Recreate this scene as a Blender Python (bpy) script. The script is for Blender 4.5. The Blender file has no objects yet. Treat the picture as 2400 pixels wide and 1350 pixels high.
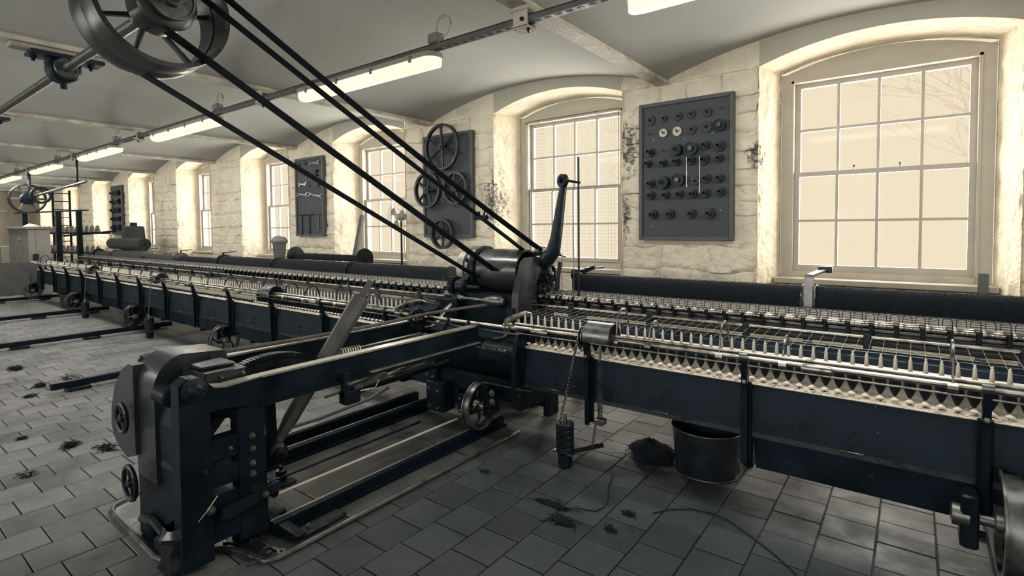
import bpy, math, random
from mathutils import Vector, Matrix
random.seed(7)
PI = math.pi
scene = bpy.context.scene
COL = scene.collection

# ------------------------------------------------------------------ camera
cam_d = bpy.data.cameras.new('camera'); cam = bpy.data.objects.new('camera', cam_d); COL.objects.link(cam)
yaw, pitch, roll = -0.649055, 0.0386907, 0.00896146
fw = Vector((math.sin(yaw)*math.cos(pitch), math.cos(yaw)*math.cos(pitch), -math.sin(pitch)))
rt = Vector((math.cos(yaw), -math.sin(yaw), 0)); dn = fw.cross(rt)
r2 = math.cos(roll)*rt + math.sin(roll)*dn; d2 = -math.sin(roll)*rt + math.cos(roll)*dn
Mx = Matrix((( r2.x, -d2.x, -fw.x, 0), (r2.y, -d2.y, -fw.y, 0), (r2.z, -d2.z, -fw.z, 1.5), (0, 0, 0, 1)))
cam.matrix_world = Mx
cam_d.sensor_width = 36; cam_d.lens = 1240.916/2400*36; cam_d.shift_y = (581.58-675)/2400
cam_d.clip_start = 0.05; cam_d.clip_end = 200
scene.camera = cam

# ------------------------------------------------------------------ world, daylight, exposure
CREAM = (0.913, 0.791, 0.597)
w = bpy.data.worlds.new('world'); scene.world = w; w.use_nodes = True
bg = w.node_tree.nodes['Background']; bg.inputs[0].default_value = (*CREAM, 1); bg.inputs[1].default_value = 1.0
WIN = [2.85, -0.25, -3.21, -6.47, -9.46, -12.45, -15.45, -18.4, -21.4, -24.4]     # window centres along the wall
WY = 5.42                                                              # window plane
DAY = 92.0
for i, cx in enumerate(WIN):
    ld = bpy.data.lights.new('daylight', 'AREA'); ld.shape = 'RECTANGLE'; ld.size = 1.25; ld.size_y = 1.7
    ld.energy = DAY; ld.color = (1.0, 0.96, 0.88)
    lo = bpy.data.objects.new('daylight', ld); COL.objects.link(lo)
    lo.location = (cx, WY+0.34, 1.93); lo.rotation_euler = (-PI/2, 0, 0)
FILL_WIN = [2.2, -1.2, -4.6, -8.0, -11.4, -14.8]                        # unseen windows added behind the camera to light the piers
for cx in FILL_WIN:
    ld = bpy.data.lights.new('daylight', 'AREA'); ld.shape = 'RECTANGLE'; ld.size = 1.3; ld.size_y = 1.7  # fill lamp at each added window
    ld.energy = 62.0; ld.color = (1.0, 0.98, 0.95)
    lo = bpy.data.objects.new('daylight', ld); COL.objects.link(lo)
    lo.location = (cx, -3.75, 1.93); lo.rotation_euler = (PI/2, 0, 0)
vs = scene.view_settings
vs.view_transform = 'Standard'; vs.look = 'None'; vs.exposure = 0.0; vs.gamma = 1.0; vs.use_curve_mapping = False
scene.render.film_transparent = False
cy = scene.cycles; cy.max_bounces = 5; cy.diffuse_bounces = 4; cy.glossy_bounces = 3; cy.transmission_bounces = 2; cy.transparent_max_bounces = 8
cy.caustics_reflective = False; cy.caustics_refractive = False; cy.use_adaptive_sampling = True; cy.adaptive_threshold = 0.05; cy.use_denoising = True

# ------------------------------------------------------------------ materials
def node_mat(name):
    m = bpy.data.materials.new(name); m.use_nodes = True
    nt = m.node_tree; return m, nt, nt.nodes['Principled BSDF']
def mat(name, col, rough=0.5, metal=0.0, var=0.25, scale=8.0, bump=0.0, bscale=40.0, spec=0.5, rvar=0.15, sheen=0.0, coord='Object'):
    m, nt, b = node_mat(name); N = nt.nodes; L = nt.links
    tc = N.new('ShaderNodeTexCoord'); nz = N.new('ShaderNodeTexNoise')
    nz.inputs['Scale'].default_value = scale; nz.inputs['Detail'].default_value = 6
    L.new(tc.outputs[coord], nz.inputs['Vector'])
    rp = N.new('ShaderNodeValToRGB'); L.new(nz.outputs['Fac'], rp.inputs['Fac'])
    rp.color_ramp.elements[0].position = 0.3; rp.color_ramp.elements[1].position = 0.7
    rp.color_ramp.elements[0].color = (*[c*(1-var) for c in col], 1); rp.color_ramp.elements[1].color = (*[min(1, c*(1+var)) for c in col], 1)
    L.new(rp.outputs['Color'], b.inputs['Base Color'])
    mr = N.new('ShaderNodeMapRange'); L.new(nz.outputs['Fac'], mr.inputs['Value'])
    mr.inputs['From Min'].default_value = 0.3; mr.inputs['From Max'].default_value = 0.7
    mr.inputs['To Min'].default_value = max(0.03, rough-rvar); mr.inputs['To Max'].default_value = min(1, rough+rvar)
    L.new(mr.outputs['Result'], b.inputs['Roughness'])
    b.inputs['Metallic'].default_value = metal; b.inputs['Specular IOR Level'].default_value = spec
    if bump:
        n2 = N.new('ShaderNodeTexNoise'); n2.inputs['Scale'].default_value = bscale; n2.inputs['Detail'].default_value = 5
        L.new(tc.outputs[coord], n2.inputs['Vector'])
        bp = N.new('ShaderNodeBump'); bp.inputs['Strength'].default_value = bump; bp.inputs['Distance'].default_value = 0.01
        L.new(n2.outputs['Fac'], bp.inputs['Height']); L.new(bp.outputs['Normal'], b.inputs['Normal'])
    if sheen: b.inputs['Sheen Weight'].default_value = sheen
    return m
IRON = mat('dark_iron', (0.0052, 0.0115, 0.0185), 0.42, 0.0, 0.35, 6, 0.15, 60, spec=0.16)
IRON2 = mat('worn_iron', (0.016, 0.023, 0.030), 0.36, 0.3, 0.4, 9, 0.2, 60, spec=0.35)
PANEL = mat('painted_board', (0.0125, 0.0220, 0.0330), 0.5, 0.0, 0.35, 5, 0.15, 30, spec=0.13)
STEEL = mat('bright_steel', (0.36, 0.35, 0.315), 0.30, 1.0, 0.3, 14)
STEEL2 = mat('grey_steel', (0.20, 0.205, 0.20), 0.36, 0.9, 0.3, 14)
WHITEC = mat('white_tube', (0.80, 0.74, 0.62), 0.6, 0, 0.08, 20)
FLUFF = mat('pale_fluff', (0.72, 0.66, 0.55), 0.95, 0, 0.2, 30, 0.8, 120)
WOOL = mat('dark_wool', (0.0065, 0.0105, 0.0155), 1.0, 0, 0.35, 60, 0.9, 160, spec=0.1, sheen=0.08)
WOOLG = mat('grey_wool', (0.045, 0.049, 0.052), 1.0, 0, 0.25, 60, 0.8, 160, spec=0.1, sheen=0.1)
YARN = mat('yarn', (0.42, 0.39, 0.33), 0.9, 0, 0.1, 60)
BELT = mat('leather_belt', (0.006, 0.0095, 0.014), 0.55, 0, 0.25, 5, 0.2, 50, spec=0.2)
ROPE = mat('rope', (0.14, 0.135, 0.12), 0.9, 0, 0.35, 60, 0.6, 140)
PLASTER = mat('ceiling_plaster', (0.43, 0.44, 0.42), 0.85, 0, 0.07, 1.3, 0.12, 9, spec=0.2)
GREYP = mat('grey_paint', (0.24, 0.235, 0.22), 0.5, 0, 0.12, 5)
GREYD = mat('dark_grey_paint', (0.12, 0.12, 0.12), 0.5, 0, 0.15, 5)
WHITEP = mat('white_gloss_paint', (0.44, 0.405, 0.34), 0.4, 0, 0.08, 6, 0.08, 30)
BOARD = mat('peg_board', (0.052, 0.062, 0.071), 0.65, 0, 0.15, 3)
BOARDF = mat('board_frame', (0.085, 0.09, 0.094), 0.55, 0, 0.15, 4)
GEAR = mat('gear_iron', (0.035, 0.042, 0.05), 0.45, 0.4, 0.3, 12)
BRASS = mat('pale_gear', (0.42, 0.40, 0.36), 0.45, 0.6, 0.2, 12)
PIPE = mat('shaft_steel', (0.10, 0.105, 0.105), 0.35, 0.7, 0.3, 8)
RUBBER = mat('black_rubber', (0.012, 0.015, 0.019), 0.6, 0, 0.2, 9)
CARD = mat('card', (0.35, 0.33, 0.29), 0.8, 0, 0.15, 7)
LENS, nt, b = node_mat('luminaire_diffuser')
b.inputs['Base Color'].default_value = (0.8, 0.75, 0.65, 1); b.inputs['Emission Color'].default_value = (*CREAM, 1); b.inputs['Emission Strength'].default_value = 1.02
GLASS, nt, b = node_mat('window_glass')
tr = nt.nodes.new('ShaderNodeBsdfTransparent'); tr.inputs[0].default_value = (0.99, 0.985, 0.97, 1)
gl = nt.nodes.new('ShaderNodeBsdfGlossy'); gl.inputs['Roughness'].default_value = 0.05
mx = nt.nodes.new('ShaderNodeMixShader'); mx.inputs[0].default_value = 0.0015; nt.links.new(tr.outputs[0], mx.inputs[1]); nt.links.new(gl.outputs[0], mx.inputs[2])
nt.links.new(mx.outputs[0], nt.nodes['Material Output'].inputs['Surface'])

def stone_mat():
    m, nt, b = node_mat('whitewashed_stone'); N = nt.nodes; L = nt.links
    ge = N.new('ShaderNodeNewGeometry')
    n1 = N.new('ShaderNodeTexNoise'); n1.inputs['Scale'].default_value = 3.0; n1.inputs['Detail'].default_value = 9; n1.inputs['Roughness'].default_value = 0.65
    L.new(ge.outputs['Position'], n1.inputs['Vector'])
    r1 = N.new('ShaderNodeValToRGB'); L.new(n1.outputs['Fac'], r1.inputs['Fac'])
    r1.color_ramp.elements[0].position = 0.32; r1.color_ramp.elements[0].color = (0.66, 0.605, 0.50, 1)
    r1.color_ramp.elements[1].position = 0.55; r1.color_ramp.elements[1].color = (0.85, 0.775, 0.62, 1)
    # flaked, damp patches with a shape of their own beside the window arrises
    n2 = N.new('ShaderNodeTexNoise'); n2.inputs['Scale'].default_value = 22; n2.inputs['Detail'].default_value = 8; n2.inputs['Roughness'].default_value = 0.7
    L.new(ge.outputs['Position'], n2.inputs['Vector'])
    total = None
    for c, s in (((-2.30, 5.0, 2.30), (0.16, 0.4, 0.36)), ((-4.10, 5.0, 1.82), (0.20, 0.4, 0.40)), ((-1.12, 5.0, 2.12), (0.10, 0.3, 0.18)), ((-2.33, 5.0, 1.6), (0.08, 0.3, 0.3))):
        sb = N.new('ShaderNodeVectorMath'); sb.operation = 'SUBTRACT'; L.new(ge.outputs['Position'], sb.inputs[0]); sb.inputs[1].default_value = c
        dv = N.new('ShaderNodeVectorMath'); dv.operation = 'DIVIDE'; L.new(sb.outputs[0], dv.inputs[0]); dv.inputs[1].default_value = s
        ln = N.new('ShaderNodeVectorMath'); ln.operation = 'LENGTH'; L.new(dv.outputs[0], ln.inputs[0])
        mr = N.new('ShaderNodeMapRange'); L.new(ln.outputs['Value'], mr.inputs['Value']); mr.inputs['From Min'].default_value = 0.1; mr.inputs['From Max'].default_value = 1.3; mr.inputs['To Min'].default_value = 0.30; mr.inputs['To Max'].default_value = 0.0
        if total is None: total = mr.outputs['Result']
        else:
            mxn = N.new('ShaderNodeMath'); mxn.operation = 'MAXIMUM'; L.new(total, mxn.inputs[0]); L.new(mr.outputs['Result'], mxn.inputs[1]); total = mxn.outputs[0]
    ad = N.new('ShaderNodeMath'); ad.operation = 'ADD'; L.new(n2.outputs['Fac'], ad.inputs[0]); L.new(total, ad.inputs[1])
    r2 = N.new('ShaderNodeMapRange'); L.new(ad.outputs[0], r2.inputs['Value']); r2.inputs['From Min'].default_value = 0.66; r2.inputs['From Max'].default_value = 0.78
    mix = N.new('ShaderNodeMixRGB'); L.new(r2.outputs['Result'], mix.inputs['Fac']); L.new(r1.outputs['Color'], mix.inputs['Color1']); mix.inputs['Color2'].default_value = (0.15, 0.145, 0.135, 1)
    L.new(mix.outputs['Color'], b.inputs['Base Color']); b.inputs['Roughness'].default_value = 0.9; b.inputs['Specular IOR Level'].default_value = 0.2
    bp = N.new('ShaderNodeBump'); bp.inputs['Strength'].default_value = 1.0; bp.inputs['Distance'].default_value = 0.045
    n3 = N.new('ShaderNodeTexNoise'); n3.inputs['Scale'].default_value = 11; n3.inputs['Detail'].default_value = 8
    L.new(ge.outputs['Position'], n3.inputs['Vector']); L.new(n3.outputs['Fac'], bp.inputs['Height']); L.new(bp.outputs['Normal'], b.inputs['Normal'])
    return m
STONE = stone_mat()

def tile_mat():
    m, nt, b = node_mat('quarry_tile'); N = nt.nodes; L = nt.links
    ge = N.new('ShaderNodeNewGeometry'); oi = N.new('ShaderNodeObjectInfo')
    ad = N.new('ShaderNodeMath'); ad.operation = 'ADD'; L.new(ge.outputs['Random Per Island'], ad.inputs[0]); L.new(oi.outputs['Random'], ad.inputs[1])
    fr = N.new('ShaderNodeMath'); fr.operation = 'FRACT'; L.new(ad.outputs[0], fr.inputs[0])
    n1 = N.new('ShaderNodeTexNoise'); n1.inputs['Scale'].default_value = 2.2; n1.inputs['Detail'].default_value = 8; n1.inputs['Roughness'].default_value = 0.62
    L.new(ge.outputs['Position'], n1.inputs['Vector'])
    a2 = N.new('ShaderNodeMath'); a2.operation = 'MULTIPLY_ADD'; L.new(fr.outputs[0], a2.inputs[0]); a2.inputs[1].default_value = 0.28; L.new(n1.outputs['Fac'], a2.inputs[2])
    r1 = N.new('ShaderNodeValToRGB'); L.new(a2.outputs[0], r1.inputs['Fac'])
    r1.color_ramp.elements[0].position = 0.40; r1.color_ramp.elements[0].color = (0.125, 0.13, 0.132, 1)
    r1.color_ramp.elements[1].position = 0.85; r1.color_ramp.elements[1].color = (0.285, 0.29, 0.285, 1)
    n2 = N.new('ShaderNodeTexNoise'); n2.inputs['Scale'].default_value = 6; n2.inputs['Detail'].default_value = 7; n2.inputs['Roughness'].default_value = 0.7
    L.new(ge.outputs['Position'], n2.inputs['Vector'])
    r2 = N.new('ShaderNodeMapRange'); L.new(n2.outputs['Fac'], r2.inputs['Value']); r2.inputs['From Min'].default_value = 0.60; r2.inputs['From Max'].default_value = 0.72; r2.inputs['To Max'].default_value = 0.6
    mix = N.new('ShaderNodeMixRGB'); L.new(r2.outputs['Result'], mix.inputs['Fac']); L.new(r1.outputs['Color'], mix.inputs['Color1']); mix.inputs['Color2'].default_value = (0.05, 0.052, 0.055, 1)
    # oil and carriage shade painted into the right-hand tiles, fading at the lit strip
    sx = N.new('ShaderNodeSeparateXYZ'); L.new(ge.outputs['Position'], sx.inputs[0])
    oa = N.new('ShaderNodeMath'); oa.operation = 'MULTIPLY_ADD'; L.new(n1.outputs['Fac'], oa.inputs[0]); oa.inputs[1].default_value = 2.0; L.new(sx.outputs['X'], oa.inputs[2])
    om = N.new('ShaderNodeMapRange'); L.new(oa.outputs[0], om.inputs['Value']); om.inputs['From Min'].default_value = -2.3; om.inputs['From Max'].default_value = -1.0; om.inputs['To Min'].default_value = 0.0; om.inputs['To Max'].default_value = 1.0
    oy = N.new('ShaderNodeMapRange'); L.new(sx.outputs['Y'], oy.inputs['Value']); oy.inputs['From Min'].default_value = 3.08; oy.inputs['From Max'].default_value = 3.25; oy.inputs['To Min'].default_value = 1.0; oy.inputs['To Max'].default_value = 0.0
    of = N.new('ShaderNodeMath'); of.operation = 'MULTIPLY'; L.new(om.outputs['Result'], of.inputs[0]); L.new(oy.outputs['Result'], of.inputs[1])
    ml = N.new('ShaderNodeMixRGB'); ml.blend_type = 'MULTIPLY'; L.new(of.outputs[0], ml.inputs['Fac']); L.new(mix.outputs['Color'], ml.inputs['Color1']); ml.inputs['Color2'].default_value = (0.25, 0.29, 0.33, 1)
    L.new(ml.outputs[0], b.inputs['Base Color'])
    mr = N.new('ShaderNodeMapRange'); L.new(n2.outputs['Fac'], mr.inputs['Value']); mr.inputs['From Min'].default_value = 0.3; mr.inputs['From Max'].default_value = 0.7; mr.inputs['To Min'].default_value = 0.42; mr.inputs['To Max'].default_value = 0.75
    L.new(mr.outputs['Result'], b.inputs['Roughness'])
    bp = N.new('ShaderNodeBump'); bp.inputs['Strength'].default_value = 0.25; bp.inputs['Distance'].default_value = 0.01
    n3 = N.new('ShaderNodeTexNoise'); n3.inputs['Scale'].default_value = 30; n3.inputs['Detail'].default_value = 6
    L.new(ge.outputs['Position'], n3.inputs['Vector']); L.new(n3.outputs['Fac'], bp.inputs['Height']); L.new(bp.outputs['Normal'], b.inputs['Normal'])
    return m
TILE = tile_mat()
TILE.node_tree.nodes['Principled BSDF'].inputs['Specular IOR Level'].default_value = 0.28
def flecks(m, thr=0.55, col=(0.30, 0.28, 0.24), scale=22):
    nt = m.node_tree; N = nt.nodes; L = nt.links; b = N['Principled BSDF']; src = b.inputs['Base Color'].links[0].from_socket
    tc = N.new('ShaderNodeTexCoord'); v = N.new('ShaderNodeTexVoronoi'); v.inputs['Scale'].default_value = scale; L.new(tc.outputs['Object'], v.inputs['Vector'])
    sx = N.new('ShaderNodeSeparateColor'); L.new(v.outputs['Color'], sx.inputs[0])
    a = N.new('ShaderNodeMath'); a.operation = 'GREATER_THAN'; L.new(sx.outputs[0], a.inputs[0]); a.inputs[1].default_value = thr
    d = N.new('ShaderNodeMath'); d.operation = 'LESS_THAN'; L.new(v.outputs['Distance'], d.inputs[0]); d.inputs[1].default_value = 0.055
    k = N.new('ShaderNodeMath'); k.operation = 'MULTIPLY'; L.new(a.outputs[0], k.inputs[0]); L.new(d.outputs[0], k.inputs[1])
    mx = N.new('ShaderNodeMixRGB'); L.new(k.outputs[0], mx.inputs['Fac']); L.new(src, mx.inputs['Color1']); mx.inputs['Color2'].default_value = (*col, 1); L.new(mx.outputs['Color'], b.inputs['Base Color'])
flecks(PANEL)
GROUT = mat('floor_grout', (0.07, 0.07, 0.07), 0.9, 0, 0.3, 20, 0.3, 60)

# ------------------------------------------------------------------ mesh builder
class MB:
    def __init__(s): s.v = []; s.f = []
    def add(s, vs, fs):
        o = len(s.v); s.v += [tuple(p) for p in vs]; s.f += [tuple(i+o for i in f) for f in fs]; return s
    def box(s, x0, x1, y0, y1, z0, z1):
        return s.add([(x0,y0,z0),(x1,y0,z0),(x1,y1,z0),(x0,y1,z0),(x0,y0,z1),(x1,y0,z1),(x1,y1,z1),(x0,y1,z1)],
                     [(0,3,2,1),(4,5,6,7),(0,1,5,4),(1,2,6,5),(2,3,7,6),(3,0,4,7)])
    def bbox(s, x0, x1, y0, y1, z0, z1, c=0.004):          # chamfered box
        vs = []
        for z, k in ((z0, c), (z0+c, 0), (z1-c, 0), (z1, c)):
            for (x, y) in ((x0+c,y0),(x1-c,y0),(x1,y0+c),(x1,y1-c),(x1-c,y1),(x0+c,y1),(x0,y1-c),(x0,y0+c)):
                cx, cy = (x0+x1)/2, (y0+y1)/2
                vs.append((x+(k if x < cx else -k), y+(k if y < cy else -k), z))
        fs = [tuple(range(7,-1,-1)), tuple(range(24,32))]
        for j in range(3):
            for i in range(8): fs.append((j*8+i, j*8+(i+1)%8, j*8+8+(i+1)%8, j*8+8+i))
        return s.add(vs, fs)
    def bar(s, p0, p1, wid, hei, up=(0,0,1)):               # box beam between two points
        p0, p1 = Vector(p0), Vector(p1); d = (p1-p0).normalized(); u = Vector(up)
        a = d.cross(u)
        if a.length < 1e-4: a = d.cross(Vector((1,0,0)))
        a.normalize(); b = a.cross(d).normalized(); vs = []
        for p in (p0, p1):
            for (i, j) in ((-1,-1),(1,-1),(1,1),(-1,1)): vs.append(p + a*(i*wid/2) + b*(j*hei/2))
        return s.add(vs, [(0,1,2,3),(7,6,5,4),(0,4,5,1),(1,5,6,2),(2,6,7,3),(3,7,4,0)])
    def lathe(s, o, ax, prof, n=16, cap=True):
        o = Vector(o); ax = Vector(ax).normalized()
        a = ax.cross(Vector((0,0,1)))
        if a.length < 1e-3: a = Vector((1,0,0))
        a.normalize(); b = ax.cross(a); vs = []
        for (r, h) in prof:
            for i in range(n):
                t = 2*PI*i/n; vs.append(o + ax*h + (a*math.cos(t) + b*math.sin(t))*r)
        fs = []
        for j in range(len(prof)-1):
            for i in range(n): fs.append((j*n+i, j*n+(i+1)%n, (j+1)*n+(i+1)%n, (j+1)*n+i))
        if cap:
            if prof[0][0] > 1e-5: fs.append(tuple(range(n-1,-1,-1)))
            if prof[-1][0] > 1e-5: fs.append(tuple((len(prof)-1)*n+i for i in range(n)))
        return s.add(vs, fs)
    def ring(s, o, ax, r0, r1, h0, h1, n=24):               # annulus of rectangular section
        return s.lathe(o, ax, [(r0,h0),(r1,h0),(r1,h1),(r0,h1),(r0,h0)], n, cap=False)
    def cyl(s, p0, p1, r, n=12, r1=None):
        p0, p1 = Vector(p0), Vector(p1); d = p1-p0
        return s.lathe(p0, d, [(r,0),(r if r1 is None else r1, d.length)], n)
    def tube(s, path, r, n=8, closed=False, flat=None):
        P = [Vector(p) for p in path]; m = len(P); vs = []; prev = None
        for i in range(m):
            if closed: d = P[(i+1)%m]-P[i-1]
            else: d = P[min(i+1,m-1)]-P[max(i-1,0)]
            d.normalize()
            if prev is None:
                a = d.cross(Vector((0,0,1)))
                if a.length < 1e-3: a = d.cross(Vector((1,0,0)))
            else:
                a = prev - d*prev.dot(d)
            a.normalize(); prev = a; b = d.cross(a)
            rr = r[i] if isinstance(r, (list, tuple)) else r
            for k in range(n):
                t = 2*PI*k/n; vs.append(P[i] + a*math.cos(t)*rr + b*math.sin(t)*rr*(flat or 1))
        fs = []
        for i in range(m if closed else m-1):
            j = (i+1) % m
            for k in range(n): fs.append((i*n+k, i*n+(k+1)%n, j*n+(k+1)%n, j*n+k))
        if not closed: fs += [tuple(range(n-1,-1,-1)), tuple((m-1)*n+k for k in range(n))]
        return s.add(vs, fs)
    def prism(s, poly, ax, a0, a1):                         # poly in the plane across ax: x->(y,z) y->(x,z) z->(x,y)
        n = len(poly)
        area = sum(poly[i][0]*poly[(i+1)%n][1]-poly[(i+1)%n][0]*poly[i][1] for i in range(n))
        if area < 0: poly = poly[::-1]
        if ax == 'y': poly = poly[::-1]
        f = {'x': lambda p, a: (a, p[0], p[1]), 'y': lambda p, a: (p[0], a, p[1]), 'z': lambda p, a: (p[0], p[1], a)}[ax]
        vs = [f(p, a0) for p in poly] + [f(p, a1) for p in poly]
        fs = [tuple(range(n-1,-1,-1)), tuple(range(n, 2*n))] + [(i, (i+1)%n, n+(i+1)%n, n+i) for i in range(n)]
        return s.add(vs, fs)
    def sphere(s, c, r, n=10, m=6, sc=(1,1,1)):
        vs = []; fs = []
        for j in range(1, m):
            t = PI*j/m
            for i in range(n):
                p = 2*PI*i/n; vs.append((c[0]+r*sc[0]*math.sin(t)*math.cos(p), c[1]+r*sc[1]*math.sin(t)*math.sin(p), c[2]+r*sc[2]*math.cos(t)))
        vs += [(c[0],c[1],c[2]+r*sc[2]), (c[0],c[1],c[2]-r*sc[2])]; a, bt = len(vs)-2, len(vs)-1
        for j in range(m-2):
            for i in range(n): fs.append((j*n+i, (j+1)*n+i, (j+1)*n+(i+1)%n, j*n+(i+1)%n))
        for i in range(n): fs.append((a, i, (i+1)%n)); fs.append((bt, (m-2)*n+(i+1)%n, (m-2)*n+i))
        return s.add(vs, fs)
    def gear(s, o, ax, r, h0, h1, teeth, hole=0.0, depth=None):
        o = Vector(o); ax = Vector(ax).normalized(); d = depth or r*0.12
        a = ax.cross(Vector((0,0,1)))
        if a.length < 1e-3: a = Vector((1,0,0))
        a.normalize(); b = ax.cross(a); n = teeth*4; rs = [r, r, r-d, r-d]; vs = []
        rin = max(hole, 0.001)
        for (h) in (h0, h1):
            for i in range(n):
                t = 2*PI*(i+0.5)/n; vs.append(o + ax*h + (a*math.cos(t)+b*math.sin(t))*rs[i % 4])
            for i in range(n):
                t = 2*PI*(i+0.5)/n; vs.append(o + ax*h + (a*math.cos(t)+b*math.sin(t))*rin)
        fs = []
        for i in range(n):
            j = (i+1) % n
            fs += [(i, j, 2*n+j, 2*n+i), (2*n+i, 2*n+j, 3*n+j, 3*n+i), (n+i, n+j, j, i), (n+j, n+i, 3*n+i, 3*n+j)]
        return s.add(vs, fs)
    def build(s, name, m, parent=None, sharp=35, smooth=True):
        me = bpy.data.meshes.new(name); off = wl(parent) if parent else Vector((0,0,0))
        me.from_pydata([tuple(Vector(p)-off) for p in s.v], [], s.f); me.validate(); me.update()
        if smooth:
            me.shade_smooth(); me.set_sharp_from_angle(angle=math.radians(sharp))
        me.materials.append(m)
        o = bpy.data.objects.new(name, me); COL.objects.link(o)
        if parent: o.parent = parent
        return o
def wl(o):
    v = Vector((0,0,0))
    while o is not None: v = v + o.location; o = o.parent
    return v
def tag(o, label=None, cat=None, group=None, kind=None):
    if label: o['label'] = label
    if cat: o['category'] = cat
    if group: o['group'] = group
    if kind: o['kind'] = kind
    return o
def thing(name, label, cat, loc=(0,0,0), group=None):
    o = bpy.data.objects.new(name, None); COL.objects.link(o); o.location = loc; o.empty_display_size = 0.05
    return tag(o, label, cat, group)
def dup(o, loc=None, label=None, parent=None, rot=None):
    c = o.copy(); COL.objects.link(c)
    if parent is not None: c.parent = parent
    if loc is not None: c.location = loc
    if rot is not None: c.rotation_euler = rot
    if label: c['label'] = label
    for ch in list(o.children): dup(ch, parent=c)
    return c
def arc(c, r, a0, a1, n, plane='yz', k=0.0):
    out = []
    for i in range(n+1):
        t = a0 + (a1-a0)*i/n; u, v = c[0]+r*math.cos(t), c[1]+r*math.sin(t)
        out.append({'yz': (k,u,v), 'xz': (u,k,v), 'xy': (u,v,k), '2': (u,v)}[plane])
    return out
def ordinal(i): return ['first','second','third','fourth','fifth','sixth','seventh','eighth','ninth','tenth','eleventh','twelfth','thirteenth','fourteenth','fifteenth','sixteenth','seventeenth','eighteenth','nineteenth','twentieth'][i] if i < 20 else (str(i+1) + ('th' if 10 <= (i+1) % 100 <= 20 else {1:'st',2:'nd',3:'rd'}.get((i+1) % 10, 'th')))
# ------------------------------------------------------------------ room shell
XR, XL, YF = 4.2, -26.5, -3.6
SPR, CROWN = 2.89, 3.15
BEAM = [4.2, 1.18, -1.95, -5.12, -8.40, -11.38, -14.5, -17.5, -20.5, -23.5, -26.9]
floor = MB().box(XL-0.3, XR+0.3, YF-0.3, 5.9, -0.12, -0.012).build('floor', GROUT); tag(floor, 'tiled mill floor under the spinning mule', kind='structure')
def vault_z(x, ext=0.0):
    for a, b in zip(BEAM, BEAM[1:]):
        if b <= x <= a:
            t = (x-b)/(a-b); c = a-b; h = CROWN-SPR; R = (c*c/4+h*h)/(2*h)
            return SPR + math.sqrt(max(0, R*R-((t-0.5)*c)**2)) - (R-h)
    return SPR
ce = MB()
for a, b in zip(BEAM, BEAM[1:]):
    xs = [b+(a-b)*i/28 for i in range(29)]
    for i in range(28):
        z0, z1 = vault_z(xs[i]+1e-6), vault_z(xs[i+1]-1e-6)
        ce.add([(xs[i],YF-0.2,z0),(xs[i+1],YF-0.2,z1),(xs[i+1],5.9,z1),(xs[i],5.9,z0)], [(0,3,2,1)])
ce.box(XL-0.3, XR+0.3, YF-0.3, 5.9, 3.35, 3.5)
ceiling = ce.build('ceiling', PLASTER, sharp=30); tag(ceiling, 'white plastered jack arch ceiling of shallow brick vaults', kind='structure')
PAINTB = mat('flaky_beam_paint', (0.56, 0.52, 0.45), 0.7, 0, 0.3, 7, 0.5, 40)
bm = MB().box(-0.065, 0.065, YF-0.1, 5.02, 2.855, 2.885).box(-0.035, 0.035, YF-0.1, 5.02, 2.885, 2.94)
beam0 = bm.build('beam', PAINTB, ceiling, smooth=False); beam0.location.x = BEAM[1]
for x in BEAM[2:-1]: dup(beam0, (x, 0, 0), parent=ceiling)

# back wall: piers, sills and arched heads with splayed, rough reveals
HW, HB = 0.835, 0.73            # half width at the face, at the window
SPW, CRW, SILL = 2.87, 3.02, 1.05
def arch_pts(cx, hw, spr, cr, n=20):
    h = cr-spr; R = (hw*hw+h*h)/(2*h); out = []
    for i in range(n+1):
        x = -hw + 2*hw*i/n; out.append((cx+x, spr + math.sqrt(R*R-x*x) - (R-h)))
    return out
from mathutils import noise as mnoise
def rough(p, amp=0.02, sc=5.0):
    return amp*mnoise.noise(Vector(p)*sc) + amp*0.5*mnoise.noise(Vector(p)*sc*2.7)
wb = MB()
edges = [XR+0.3]
for cx in WIN: edges += [cx+HW, cx-HW]
edges.append(XL-0.3)
for k in range(0, len(edges), 2):
    r, l = edges[k], edges[k+1]            # pier from l to r
    if r - l < 0.02: continue
    n = 10
    wb.add([(l,5.016,0),(r,5.016,0),(r,5.016,SPW),(l,5.016,SPW),(l,5.0,SPW),(r,5.0,SPW)], [(0,1,2,3),(3,2,5,4)])
    # pier head up into the vault
    m = 16; xs = [l+(r-l)*i/m for i in range(m+1)]
    for i in range(m): wb.add([(xs[i],5.0,SPW),(xs[i+1],5.0,SPW),(xs[i+1],5.0,max(SPW,vault_z(xs[i+1])+0.02)),(xs[i],5.0,max(SPW,vault_z(xs[i])+0.02))], [(0,1,2,3)])
ab = MB()
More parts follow.
